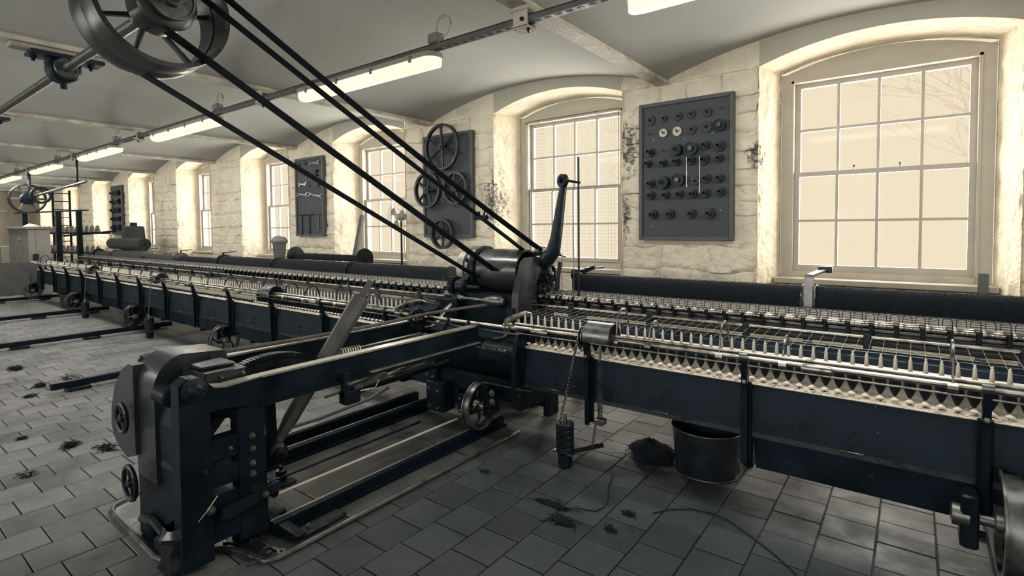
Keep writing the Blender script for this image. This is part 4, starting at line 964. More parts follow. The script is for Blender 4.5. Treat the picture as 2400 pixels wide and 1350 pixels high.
for k in range(5): MB().bar((-3.2,DY+0.03,DZ),(-3.2,DY+0.03+0.18*math.cos(k*1.2566),DZ+0.18*math.sin(k*1.2566)),0.02,0.03).build('fly_spoke', IRON2, bw, smooth=False)
MB().lathe((-3.14,DY,DZ),(1,0,0),[(0.12,0),(0.16,0.01),(0.16,0.05),(0.12,0.06)],28).build('clutch_plate', IRON, dh)
MB().gear((-3.20,3.36,1.0),(1,0,0),0.085,0,0.05,30,0.02,0.01).build('pinion', IRON2, dh, smooth=False)
MB().lathe((-3.15,3.36,1.0),(1,0,0),[(0.03,0),(0.06,0.02),(0.06,0.10),(0.03,0.12),(0.018,0.12),(0.018,0.25)],16).build('pinion_hub', IRON2, dh)
MB().lathe((-3.10,3.32,0.905),(1,0,0),[(0.02,0),(0.03,0.01),(0.03,0.05),(0.017,0.06),(0.017,0.30),(0.03,0.31),(0.042,0.36),(0.05,0.42),(0.05,0.46),(0.02,0.5)],16).build('front_shaft', STEEL2, dh)
for x in (-3.28, -2.47):
    MB().lathe((x-0.08,3.44,0.91),(1,0,0),[(0.015,0),(0.035,0.004),(0.035,0.12),(0.02,0.126),(0.012,0.126),(0.012,0.18)],16).build('roller_end', STEEL2, dh)
# end plate
ep = [(3.24,0.84),(3.25,0.99),(3.33,1.17),(3.36,1.235),(3.42,1.26),(3.55,1.258),(3.66,1.225),(3.72,1.12),(3.68,1.04),(3.63,1.10),(3.56,1.13),(3.50,1.06),(3.50,0.90),(3.54,0.80),(3.40,0.76)]
MB().prism(ep, 'x', -2.47, -2.41).build('end_plate', mat('plate_paint', (0.035, 0.041, 0.047), 0.35, 0.1, 0.3, 9, 0.1, 40), dh, smooth=False)
MB().prism([(3.20,0.55),(3.60,0.55),(3.62,0.85),(3.22,0.88)], 'x', -2.50, -2.44).build('side_cheek', IRON, dh, smooth=False)
MB().prism([(3.28,0.0),(3.7,0.0),(3.85,0.95),(3.70,1.12),(3.45,1.1),(3.28,0.9)], 'x', -3.14, -3.08).build('side_cheek', IRON, dh, smooth=False)
MB().box(-3.1, -2.48, 3.34, 3.40, 0.60, 0.84).build('front_plate', IRON, dh, smooth=False)
MB().box(-3.1, -2.48, 3.36, 3.80, 0.55, 0.95).build('lower_body', IRON, dh, smooth=False)
MB().box(-3.05, -2.5, 3.55, 3.75, 0.0, 0.55).build('pedestal', IRON, dh, smooth=False)
for (y, z, r) in ((3.66,1.115,0.075),(3.70,1.0,0.085),(3.54,1.0,0.05)):
    wv = MB().ring((-2.40,y,z),(1,0,0),r-0.014,r,0,0.03,24).build('change_wheel', IRON2, dh)
    for k in range(4): MB().bar((-2.385,y,z),(-2.385,y+(r-0.01)*math.cos(k*PI/2+0.5),z+(r-0.01)*math.sin(k*PI/2+0.5)),0.012,0.016).build('wheel_spoke', IRON2, wv, smooth=False)
    MB().lathe((-2.41,y,z),(1,0,0),[(0.018,0),(0.018,0.055),(0.008,0.06)],10).build('wheel_hub', STEEL2, wv)
MB().bbox(-2.6,-2.46,3.66,3.84,0.70,1.10,0.01).build('rear_block', IRON, dh)
for x, y in ((-2.50,3.66),(-2.42,3.67)): MB().lathe((x-0.03,y,1.305),(1,0,0),[(0.012,0),(0.038,0.004),(0.030,0.03),(0.038,0.056),(0.012,0.06)],14).build('belt_guide', STEEL2, dh)
MB().bar((-2.55,3.67,1.27),(-2.30,3.68,1.28),0.03,0.02).build('guide_bar', IRON, dh, smooth=False)
MB().bar((-2.36,3.68,1.28),(-2.26,3.70,1.26),0.012,0.012).build('guide_pin', STEEL2, dh, smooth=False)
# curved horn arm with its pulley
MB().tube([(-2.44,3.60,1.20),(-2.37,3.60,1.24),(-2.315,3.60,1.30),(-2.285,3.60,1.42),(-2.255,3.60,1.60),(-2.23,3.60,1.75),(-2.205,3.60,1.86)],[0.06,0.075,0.068,0.055,0.046,0.038,0.028],12,flat=0.8).build('horn_arm', IRON2, dh)
pl = MB().lathe((-2.215,3.56,1.865),(0.35,0.93,0),[(0.01,0),(0.05,0),(0.055,0.006),(0.047,0.02),(0.055,0.036),(0.05,0.042),(0.01,0.042)],24).build('horn_pulley', IRON2, dh)
MB().tube([(-2.225,3.555,1.85),(-2.21,3.55,1.89),(-2.19,3.55,1.87)],0.012,6).build('pulley_fork', IRON, pl)
MB().cyl((-2.09,3.62,0.92),(-2.09,3.62,2.045),0.0085,8).build('upright_rod', IRON2, dh)
MB().cyl((-2.18,3.61,1.865),(-2.075,3.62,1.845),0.010,8).build('rod_clamp', IRON2, dh)
for x in (-2.235,-2.125): MB().cyl((x,3.60,0.75),(x+0.005,3.60,1.84 if x > -2.2 else 1.3),0.0025,5).build('cord', ROPE, dh)
MB().bar((-2.29,3.61,0.985),(-2.255,3.61,1.225),0.03,0.02).build('black_handle', RUBBER, dh, smooth=False)
for x, s in ((-2.45,1),(-3.22,-1)):       # bright curved straps hanging to the rods
    MB().tube([(x,3.36,0.84),(x+0.0,3.28,0.80),(x-0.0,3.20,0.72),(x,3.10,0.68),(x-0.02,3.02,0.68)],0.022,8,flat=0.25).build('bright_strap', STEEL, dh)
MB().bbox(-2.40,-2.05,3.86,3.92,0.86,0.9,0.004).build('rear_shelf', CARD, dh)
# mechanism standing behind the right roll
rm = thing('rear_lever', 'small dark lever mechanism behind the left end of the right wool roll', 'machine part', (-2.2, 4.08, 0))
MB().bbox(-2.4,-2.3,4.03,4.13,0.0,1.06,0.008).build('post', IRON, rm)
MB().lathe((-2.42,4.08,1.08),(1,0,0),[(0.02,0),(0.05,0.01),(0.05,0.1),(0.03,0.12)],14).build('boss', IRON, rm)
MB().bar((-2.32,4.06,1.10),(-2.2,4.08,1.15),0.05,0.03).bar((-2.28,4.06,1.14),(-2.12,4.10,1.15),0.04,0.012).build('lever', IRON, rm, smooth=False)
# ------------------------------------------------------------------ belts and overhead line shaft
def belt(p0, p1, wd, lab, sag=0.04, tw=0.0, grp='flat drive belts'):
    p0, p1 = Vector(p0), Vector(p1); n = 24; d = (p1-p0).normalized(); vs = []; fs = []
    for i in range(n+1):
        t = i/n; p = p0.lerp(p1, t) - Vector((0,0,4*sag*t*(1-t)))
        a = Vector((1,0,0)); a = (a - d*a.dot(d)).normalized(); nn = d.cross(a).normalized()
        ang = tw*t; u = a*math.cos(ang)+nn*math.sin(ang); v = d.cross(u).normalized()
        for su, sv in ((-1,-1),(1,-1),(1,1),(-1,1)): vs.append(p + u*su*wd/2 + v*sv*0.004)
    for i in range(n):
        for k in range(4): fs.append((i*4+k, i*4+(k+1)%4, (i+1)*4+(k+1)%4, (i+1)*4+k))
    fs += [(3,2,1,0), (n*4,n*4+1,n*4+2,n*4+3)]
    o = MB().add(vs, fs).build('drive_belt', BELT, smooth=False); tag(o, lab, 'belt', grp); return o
SHY, SHZ = 1.18, 2.715
belt((-3.46,1.013,2.445),(-2.98,3.52,1.035),0.075,'lowest dark flat belt from the big overhead wheel to the drum', 0.0)
belt((-3.22,1.105,2.62),(-2.78,3.47,1.12),0.082,'middle wide flat belt from the small overhead pulley to the drum', 0.0)
belt((-3.18,1.235,2.86),(-2.62,3.66,1.285),0.058,'upper left flat belt of the close pair reaching the belt guides', 0.01, 0.1)
belt((-3.07,1.30,2.865),(-2.47,3.68,1.30),0.058,'upper right flat belt of the close pair reaching the belt guides', 0.035, -0.1)
bc = thing('belt_fork', 'small belt fork gripping the upper belts in front of the wheel board', 'belt fork', (-2.9, 3.2, 1.5))
MB().bbox(-2.80,-2.66,3.17,3.21,1.565,1.60,0.004).build('fork_bar', IRON, bc); MB().cyl((-2.70,3.19,1.58),(-2.68,3.2,1.66),0.010,6).cyl((-2.76,3.19,1.59),(-2.75,3.2,1.63),0.012,6).build('fork_pins', IRON, bc)
ls = thing('line_shaft', 'overhead steel line shaft with a large spoked belt wheel and cone pulley', 'line shaft', (-5.1, SHY, SHZ))
MB().cyl((-18.5,SHY,SHZ),(-2.75,SHY,SHZ),0.032,16).build('shaft', PIPE, ls)
WHL = mat('belt_wheel', (0.060,0.066,0.070), 0.32, 0.75, 0.25, 5)
rim = MB().lathe((-3.52,SHY,SHZ),(1,0,0),[(0.305,0),(0.34,0),(0.348,0.05),(0.35,0.085),(0.348,0.12),(0.34,0.17),(0.305,0.17),(0.31,0.085),(0.305,0)],64,cap=False).build('rim', WHL, ls)
MB().lathe((-3.40,SHY,SHZ),(1,0,0),[(0.31,0),(0.335,0),(0.342,0.05),(0.342,0.13),(0.335,0.2),(0.31,0.2),(0.31,0)],64,cap=False).build('inner_rim', WHL, ls)
for k in range(6):
    a = 2*PI*k/6+0.25; MB().tube([(-3.47,SHY+rr*math.cos(a),SHZ+rr*math.sin(a)) for rr in (0.05,0.2,0.32)],[0.034,0.026,0.03],8,flat=0.5).build('spoke', GREYD, ls)
MB().lathe((-3.52,SHY,SHZ),(1,0,0),[(0.04,0),(0.075,0.01),(0.075,0.15),(0.11,0.16),(0.145,0.19),(0.15,0.34),(0.12,0.36),(0.04,0.36)],32).build('small_pulley', WHL, ls)
MB().lathe((-3.13,SHY,SHZ),(1,0,0),[(0.04,0),(0.10,0.0),(0.112,0.01),(0.112,0.03),(0.10,0.03),(0.097,0.02),(0.05,0.02),(0.045,0.06),(0.034,0.06)],32).build('hub_disc', STEEL2, ls)
MB().lathe((-5.1-0.06,SHY,SHZ),(1,0,0),[(0.033,0),(0.07,0),(0.075,0.02),(0.075,0.12),(0.07,0.14),(0.033,0.14)],20).build('collar', PIPE, ls)
for i, x in enumerate(BEAM[3:-1]):
    h = thing('shaft_hanger', 'iron shaft hanger bolted under a ceiling beam, %s from the big wheel' % ordinal(i), 'hanger', (x, SHY, 2.7), 'shaft hangers under the beams')
    MB().bbox(x-0.06,x+0.05,SHY-0.30,SHY+0.26,2.815,2.852,0.006).build('packing_board', CARD, h); MB().bbox(x-0.10,x+0.09,SHY-0.20,SHY+0.24,2.785,2.815,0.005).build('top_plate', IRON2, h)
    MB().lathe((x-0.08,SHY,SHZ),(1,0,0),[(0.034,0),(0.085,0.01),(0.10,0.03),(0.10,0.13),(0.085,0.15),(0.034,0.16)],24).bbox(x-0.06,x+0.06,SHY-0.10,SHY+0.10,SHZ+0.02,2.79,0.01).build('bearing', IRON, h)
    for s in (-1,1): MB().lathe((x,SHY+s*0.17,2.785),(0,0,-1),[(0.022,0),(0.022,0.02),(0.012,0.022),(0.012,0.04)],6).build('bolt', IRON, h)
    MB().cyl((x,SHY,SHZ-0.10),(x,SHY,SHZ-0.14),0.022,8).build('oil_cup', IRON, h)
# ------------------------------------------------------------------ boards on the piers
def board(name, x0, x1, z0, z1, lab, cat='board'):
    t = thing(name, lab, cat, ((x0+x1)/2, 4.97, z0))
    MB().box(x0, x1, 4.945, 4.975, z0, z1).build('panel', BOARD, t, smooth=False)
    for a, b_, c, d in ((x0-0.02,x0+0.018,z0-0.02,z1+0.02),(x1-0.018,x1+0.02,z0-0.02,z1+0.02),(x0+0.018,x1-0.018,z0-0.02,z0+0.018),(x0+0.018,x1-0.018,z1-0.018,z1+0.02)):
        MB().bbox(a, b_, 4.925, 4.98, c, d, 0.005).build('frame_strip', BOARDF, t)
    return t
gb = board('gear_board', -2.145, -1.295, 1.385, 2.665, 'dark framed board of change gears between the two big windows')
GL = [(-2.05,2.524,0.0464,'d'),(-1.914,2.525,0.0317,'d'),(-1.776,2.526,0.0366,'d'),(-1.653,2.531,0.039,'d'),(-1.508,2.53,0.0415,'d'),(-1.377,2.544,0.0,'p'),(-2.056,2.387,0.0,'p'),(-1.918,2.389,0.0415,'w'),(-1.784,2.389,0.0451,'w'),(-1.65,2.39,0.0439,'d'),(-1.516,2.396,0.0525,'d'),(-1.39,2.395,0.0537,'r'),(-2.049,2.216,0.0439,'c'),(-1.909,2.212,0.0,'p'),(-1.783,2.213,0.0549,'g'),(-1.643,2.211,0.061,'r'),(-1.52,2.232,0.0403,'c'),(-1.396,2.214,0.0488,'c'),(-2.068,2.107,0.0366,'c'),(-1.917,2.101,0.0366,'c'),(-1.791,2.104,0.0403,'c'),(-1.653,2.107,0.0439,'c'),(-1.53,2.102,0.0464,'c'),(-1.397,2.104,0.0366,'c'),(-2.043,1.914,0.0427,'c'),(-1.911,1.915,0.061,'g'),(-1.765,1.932,0.061,'r'),(-1.617,1.917,0.0403,'d'),(-1.511,1.929,0.0427,'c'),(-1.394,1.928,0.0403,'c'),(-2.037,1.799,0.0403,'c'),(-1.893,1.797,0.039,'c'),(-1.759,1.799,0.0403,'c'),(-1.635,1.796,0.0439,'c'),(-1.515,1.799,0.0439,'c'),(-1.383,1.806,0.0415,'c'),(-2.018,1.616,0.0464,'c'),(-1.851,1.616,0.0464,'c'),(-1.646,1.614,0.0464,'c'),(-1.482,1.612,0.0512,'c')]
rows = []
for g_ in GL:
    for r_ in rows:
        if abs(r_[0][1]-g_[1]) < 0.05: r_.append(g_); break
    else: rows.append([g_])
for ri, row in enumerate(rows):
    row.sort()
    for ci, (x, z, r, k) in enumerate(row):
        lp = (14*0.006 if k in 'cg' else 0.06)
        MB().cyl((x, 4.945, z), (x, 4.945-lp-0.012, z+0.012), 0.0055, 6).build('peg', STEEL if k in 'pdw' else IRON2, gb)
        if k == 'p': continue
        desc = {'d':'thin dark change gear','w':'pale disc gear','r':'flanged wheel','c':'dark cog on a long hub','g':'broad toothed gear'}[k]
        t = thing('change_gear', '%s, %s from left in %s row of the gear board' % (desc, ordinal(ci), ordinal(ri)), 'gear', (x, 4.94, z), 'change gears on the gear board')
        ax = (0,-1,0)
        if k in 'dw':
            MB().gear((x,4.942,z), ax, r, 0, 0.016, 26, 0.012, 0.004).build('teeth', BRASS if k == 'w' else GEAR, t, smooth=False)
            MB().ring((x,4.942,z), ax, 0.010, 0.017, 0.0, 0.024, 14).build('hub', BRASS if k == 'w' else GEAR, t)
        elif k == 'r':
            MB().lathe((x,4.942,z), ax, [(0.012,0),(r*0.9,0),(r*0.9,0.05),(r,0.052),(r,0.066),(r*0.82,0.066),(r*0.78,0.058),(r*0.4,0.056),(r*0.4,0.075),(0.012,0.075)], 28).build('rim', IRON2, t)
            MB().ring((x,4.942,z), ax, 0.008, 0.016, 0.05, 0.082, 12).build('hub', STEEL2, t)
        elif k == 'g':
            MB().gear((x,4.942,z), ax, r, 0, 0.055, 34, 0.015, 0.006).build('teeth', GEAR, t, smooth=False)
            MB().lathe((x,4.942,z), ax, [(r*0.75,0.055),(r*0.8,0.07),(r*0.5,0.07),(r*0.45,0.062),(0.018,0.062),(0.018,0.08),(0.010,0.08)], 24, cap=False).build('hub', IRON2, t)
        else:
            MB().gear((x,4.942,z), ax, r, 0, 0.03, 18, 0.012, 0.008).build('teeth', GEAR, t, smooth=False)
            MB().ring((x,4.942,z), ax, 0.010, r*0.62, 0.03, 0.055, 16).build('collar', GEAR, t)
            MB().ring((x,4.942,z), ax, 0.012, r*0.45, 0.055, 0.088, 14).build('hub', IRON2, t)
for i, (x, z, xs0, xs1, L) in enumerate(((-1.664,2.132,-1.75,-1.655,0.255),(-1.548,2.135,-1.607,-1.54,0.315))):
    t = thing('tee_wrench', 'thin bright tee wrench hanging on the gear board, %s one' % ('left' if i == 0 else 'right'), 'wrench', (x, 4.85, z-L), 'tee wrenches on the gear board')
    MB().cyl((xs0,4.845,z),(xs1,4.845,z+0.004),0.005,6).build('cross_bar', STEEL, t); MB().cyl((x,4.845,z),(x,4.85,z-L),0.0055,6).build('stem', STEEL, t)
    MB().cyl((x,4.85,z-L),(x,4.85,z-L-0.022),0.009,6).build('socket', STEEL, t)
for (x, z) in ((-2.02,2.33),(-1.72,2.31),(-1.46,2.34),(-2.04,2.24),(-1.39,1.64),(-2.03,1.50)): MB().sphere((x,4.943,z),0.006,6,4).build('screw_head', WHITEC, gb)
# wheel board
wbd = board('wheel_board', -5.20, -4.365, 1.40, 2.69, 'dark framed board hung with four spoked wheels')
def hung_wheel(x, z, r, n, lab, wd=0.045, curved=False, y=4.86):
    t = thing('spoked_wheel', lab, 'wheel', (x, y, z-r), 'spoked wheels on the wheel board')
    MB().lathe((x,y+wd/2,z),(0,-1,0),[(r-0.03,0),(r,0),(r-0.004,wd*0.3),(r-0.010,wd*0.5),(r-0.004,wd*0.7),(r,wd),(r-0.03,wd),(r-0.03,0)],44,cap=False).build('rim', GEAR, t)
    for k in range(n):
        a = 2*PI*k/n+PI/2*(n == 6)+0.05
        pts = [(x+rr*math.cos(a+o2),y,z+rr*math.sin(a+o2)) for rr,o2 in ((0.03,0),(r*0.5,0.25 if curved else 0),(r-0.012,0))]
        MB().tube(pts,[0.024,0.017,0.019],6).build('spoke', GEAR, t)
    MB().ring((x,y+0.035,z),(0,-1,0),0.016,0.045,0,0.07,18).build('hub', IRON2, t)
    MB().cyl((x,4.945,z),(x,y-0.05,z),0.014,8).build('hanging_peg', IRON2, t)
hung_wheel(-4.79,2.53,0.295,6,'largest six-spoked wheel at the top of the wheel board')
hung_wheel(-5.06,2.0,0.235,5,'mid-sized five-spoked wheel hung at the left of the wheel board',0.05)
hung_wheel(-4.56,2.0,0.205,6,'curved-spoke wheel hung at the right of the wheel board',0.06,True)
hung_wheel(-4.80,1.43,0.195,6,'lowest wheel hung over the bottom edge of the wheel board',0.06)
# tool board with spanners and tee wrenches
board('tool_board', -8.30, -7.53, 1.41, 2.66, 'dark framed board of spanners left of the window with the fan')
def wall_spanner(x0, x1, z0, z1, lab, m=STEEL2):
    L = math.hypot(x1-x0, z1-z0); a = math.atan2(z1-z0, x1-x0); c = ((x0+x1)/2, (z0+z1)/2); t = thing('wall_spanner', lab, 'spanner', (c[0],4.93,c[1]), 'spanners on the tool board')
    def P(u, v): return (c[0]+u*math.cos(a)-v*math.sin(a), c[1]+u*math.sin(a)+v*math.cos(a))
    MB().prism([P(-L/2,-0.012),P(L/2,-0.012),P(L/2,0.012),P(-L/2,0.012)],'y',4.93,4.942).build('shank', m, t, smooth=False)
    for s in (-1,1):
        pts = [(s*(L/2+0.03+0.035*math.cos(q)), 0.035*math.sin(q)*s+s*0.008) for q in [math.radians(40+i*28) for i in range(11)]] + [(s*(L/2+0.022), -0.012*s), (s*(L/2+0.022), 0.014*s)]
        MB().prism([P(*p) for p in pts],'y',4.926,4.944).build('jaw', m, t, smooth=False)
wall_spanner(-8.18,-8.03,2.59,2.58,'dark short spanner at the top left of the tool board',IRON2)
wall_spanner(-7.83,-7.64,2.58,2.57,'pale spanner at the top right of the tool board')
wall_spanner(-8.16,-8.02,2.255,2.245,'bright small spanner left in the middle of the tool board',STEEL)
wall_spanner(-7.88,-7.66,2.24,2.215,'dark spanner right in the middle of the tool board',IRON2)
wall_spanner(-8.21,-8.0,2.09,2.07,'bright spanner lower left above the bare part of the tool board',STEEL)
wall_spanner(-7.88,-7.60,2.08,2.03,'longest bright spanner lower right above the bare part of the tool board',STEEL)
tag(MB().tube([(-7.67+0.035*math.cos(t),4.93,2.41+0.045*math.sin(t)) for t in [0.5+i*0.4 for i in range(13)]],0.012,6).build('iron_hook', IRON2),'dark iron hook near the right of the tool board','hook')
for i,(x0,x1,z,L,m,w_) in enumerate(((-8.22,-8.04,1.74,0.30,IRON2,'left dark'),(-8.02,-7.80,1.742,0.28,IRON2,'middle dark'),(-7.74,-7.57,1.745,0.20,STEEL2,'right short pale'))):
    t = thing('tee_wrench', '%s tee wrench at the bottom of the tool board' % w_, 'wrench', ((x0+x1)/2,4.93,z-L), 'tee wrenches on the tool board'); xm = (x0+x1)/2
    MB().cyl((x0,4.93,z),(x1,4.93,z),0.009,6).build('cross_bar', m, t); MB().cyl((xm,4.93,z),(xm,4.93,z-L),0.009,6).build('stem', m, t); MB().cyl((xm,4.93,z-L),(xm,4.93,z-L-0.04),0.016,6).build('socket', m, t)
# far board with dark parts
board('parts_board', -17.40, -16.65, 1.43, 2.70, 'narrow dark board of machine parts on the far pier')
random.seed(21)
for i in range(5):
    for j in range(3):
        x, z = -17.25+j*0.22, 2.52-i*0.23; r = random.uniform(0.05,0.085)
        tag(MB().gear((x,4.944,z),(0,-1,0),r,0,0.06,12,0.02,0.012).ring((x,4.944,z),(0,-1,0),0.02,r*0.5,0.05,0.1,10).build('machine_part', GEAR), 'dark machine part, %s in %s row of the far board' % (ordinal(j), ordinal(i)), 'machine part', 'machine parts on the far board')

# ------------------------------------------------------------------ carriage rails on the floor
def floor_rail(x, y0, y1, lab):
    t = thing('carriage_rail', lab, 'rail', (x,(y0+y1)/2,0), 'carriage rails on the floor')
    MB().box(x-0.035,x+0.035,y0,y1,0.035,0.095).build('rail_bar', IRON, t, smooth=False)
    y = y0+0.2
    while y < y1: MB().bbox(x-0.07,x+0.07,y-0.09,y+0.09,0.0,0.035,0.005).build('chair', IRON2, t); y += 0.75
for x, y0, lab in ((-6.33,1.27,'dark floor rail with a free end behind the headstock guard'),(-9.15,0.6,'second dark floor rail left of the headstock'),(-12.03,0.6,'third dark floor rail left of the headstock'),(-15.3,0.6,'farthest dark floor rail at the carriage end')): floor_rail(x,y0,3.3,lab)
floor_rail(0.325,2.45,3.5,'short rail under the right hand carriage wheel')

# ------------------------------------------------------------------ bucket, heap, boards and debris on the floor
BUCK = mat('black_bucket', (0.016,0.022,0.029), 0.35, 0.1, 0.3, 12, 0.1, 40)
flecks(BUCK, 0.4, (0.22,0.21,0.19), 16)
def bucket(x, y, r, h, lab, grp):
    t = thing('bucket', lab, 'bucket', (x,y,0), grp)
    MB().lathe((x,y,0),(0,0,1),[(r*0.88,0.0),(r*0.90,0.006),(r,h),(r-0.006,h),(r*0.87,0.012),(0.0,0.012)],36).build('wall', BUCK, t)
    MB().tube([(x+(r+0.002)*math.cos(a),y+(r+0.002)*math.sin(a),h) for a in [2*PI*i/36 for i in range(36)]],0.005,6,closed=True).build('rim', STEEL2, t)
    MB().tube([(x+(r*0.9+0.002)*math.cos(a),y+(r*0.9+0.002)*math.sin(a),0.008) for a in [2*PI*i/36 for i in range(36)]],0.004,6,closed=True).build('base_ring', STEEL2, t)
    MB().tube([(x-(r+0.006)*math.cos(a),y+0.05+0.03*math.sin(a),h-0.03+0.16*math.sin(a)*0.2) for a in [PI*i/16 for i in range(17)]],0.004,6).build('handle', STEEL2, t)
bucket(-0.99,3.27,0.205,0.275,'scuffed black bucket standing under the right half of the carriage','buckets under the carriage')
bucket(-9.9,3.05,0.19,0.27,'dark bucket beside the second carriage wheel on the left','buckets under the carriage')
bucket(-13.3,3.05,0.19,0.27,'dark bucket near the far end of the carriage','buckets under the carriage')
random.seed(8)
def heap(x, y, rx, ry, h, lab, m=WOOL, name='wool_heap', n=160, thick=0.004):
    t = thing(name, lab, 'wool waste', (x,y,0), 'wool waste on the floor')
    mb = MB(); nn = 14; vs = []
    for j in range(5):
        k = j/4
        for i in range(nn):
            a = 2*PI*i/nn; f_ = math.cos(k*PI/2)*(1+random.uniform(-.22,.22)); vs.append((x+rx*f_*math.cos(a), y+ry*f_*math.sin(a), 0.001+h*math.sin(k*PI/2)*(1+random.uniform(-.15,.15))))
    mb.add(vs,[(j*nn+i,j*nn+(i+1)%nn,(j+1)*nn+(i+1)%nn,(j+1)*nn+i) for j in range(4) for i in range(nn)]); mb.build('clump', m, t, sharp=60)
    fb = MB()
    for i in range(n):
        a = random.uniform(0,2*PI); q = random.uniform(0.4,1.15); z = h*max(0.05,1-q*q*0.8); c = Vector((x+rx*q*math.cos(a), y+ry*q*math.sin(a), max(0.004,z*0.9)))
        d = Vector((random.uniform(-1,1),random.uniform(-1,1),random.uniform(-.2,.5)))*min(rx,0.06)*0.7; e = Vector((random.uniform(-1,1),random.uniform(-1,1),random.uniform(-.6,.1)))*min(rx,0.06)*0.7
        p2 = c+d+e; p2.z = max(0.003,p2.z); fb.tube([c,c+d*0.8+e*0.2,p2],thick*0.35,3)
    o = fb.build('strands', m, t); o['kind'] = 'stuff'
heap(-1.32,3.22,0.16,0.12,0.12,'black heap of wool waste under the carriage left of the bucket')
for i,(x,y,rx,ry,h,lab) in enumerate(((-6.75,1.52,0.20,0.05,0.035,'long dark wool tuft beside the free end of the floor rail'),(-4.68,1.03,0.05,0.035,0.03,'dark curled wool tuft on the pale tiles left of the headstock'),(-4.42,1.17,0.07,0.02,0.008,'thin dark scrap of yarn beside the headstock guard'),(-6.75,1.28,0.06,0.04,0.025,'small wool tuft in front of the free rail end'),(-6.39,1.14,0.035,0.035,0.02,'small round wool tuft near the free rail end'),(-7.8,1.29,0.08,0.05,0.03,'dark wool tuft at the left edge of the floor'),(-7.29,2.36,0.05,0.04,0.02,'tiny wool tuft behind the rounded hood'),(-5.13,0.86,0.025,0.02,0.012,'tiny dark speck of wool on the left tiles'),(-4.33,0.74,0.05,0.02,0.01,'short dark scrap on the tiles at lower left'),(-1.40,2.25,0.07,0.03,0.02,'dark wool tuft in the middle of the right foreground floor'),(-1.16,2.51,0.03,0.02,0.012,'small wool scrap on the right foreground floor'),(-1.53,2.36,0.11,0.02,0.012,'loose dark strand of waste below the weights'),(-2.07,2.44,0.022,0.015,0.008,'small leaf-like scrap beside the base plate'),(-1.17,2.33,0.03,0.016,0.014,'tiny curled scrap near the yarn on the floor'))):
    heap(x,y,rx,ry,h,lab,WOOL if i % 4 else IRON2,'wool_tuft',70 if i < 8 else 30,0.006)
tag(MB().tube([(-1.06,2.59,0.006),(-1.0,2.68,0.006),(-0.92,2.745,0.006),(-0.82,2.77,0.006),(-0.72,2.75,0.006),(-0.6,2.67,0.006),(-0.5,2.60,0.006),(-0.42,2.53,0.006),(-0.38,2.49,0.006),(-0.33,2.40,0.006)],0.003,5).build('loose_yarn', WOOL),'long dark strand of yarn curving over the right floor','yarn strand')
tag(MB().tube([(-1.42,2.86,0.006),(-1.37,2.70,0.006),(-1.31,2.58,0.006),(-1.29,2.50,0.006),(-1.31,2.43,0.006),(-1.40,2.40,0.006)],0.003,5).build('loose_yarn', WOOL),'dark strand of yarn hanging down below the weights','yarn strand')
# skirting strip against the wall behind, lit by the window
# end sheet of the carriage run and the grey cabinet
es = MB().box(-15.62,-15.58,2.15,3.04,0.12,0.84).build('end_sheet', GREYD, smooth=False); tag(es,'grey sheet guard at the far end of the carriage','guard')
cb_ = thing('metal_cabinet','pale grey two door metal cabinet at the far left','cabinet',(-17,3.1,0))
MB().bbox(-18.0,-16.02,2.94,3.33,0.0,1.56,0.01).build('body', GREYP, cb_); MB().bbox(-18.05,-15.98,2.91,3.35,1.56,1.62,0.008).build('top', GREYP, cb_)
CABL = mat('cabinet_front',(0.34,0.33,0.30),0.45,0,0.1,3)
for y0,y1 in ((2.945,3.06),(3.065,3.325)): MB().bbox(-16.02,-16.0,y0,y1,0.05,1.55,0.004).build('door', CABL, cb_)
MB().bbox(-16.0,-15.96,3.0,3.11,0.86,1.0,0.01).build('latch', RUBBER, cb_); MB().bbox(-17.0,-16.7,2.932,2.94,1.32,1.36,0.003).build('name_plate', WHITEP, cb_)
MB().bbox(-18.25,-18.05,2.8,3.1,0.0,1.15,0.01).build('side_panel', CABL, cb_)
pp = MB().add([(-16.9,3.0,1.625),(-16.2,2.98,1.625),(-16.15,3.2,1.625),(-16.85,3.24,1.625),(-16.7,3.05,1.68),(-16.4,3.05,1.70),(-16.35,3.16,1.66),(-16.7,3.18,1.69)],[(0,1,5,4),(1,2,6,5),(2,3,7,6),(3,0,4,7),(4,5,6,7),(3,2,1,0)]).build('paper_sheets', WHITEC, smooth=False); tag(pp,'crumpled white papers lying on top of the cabinet','paper')
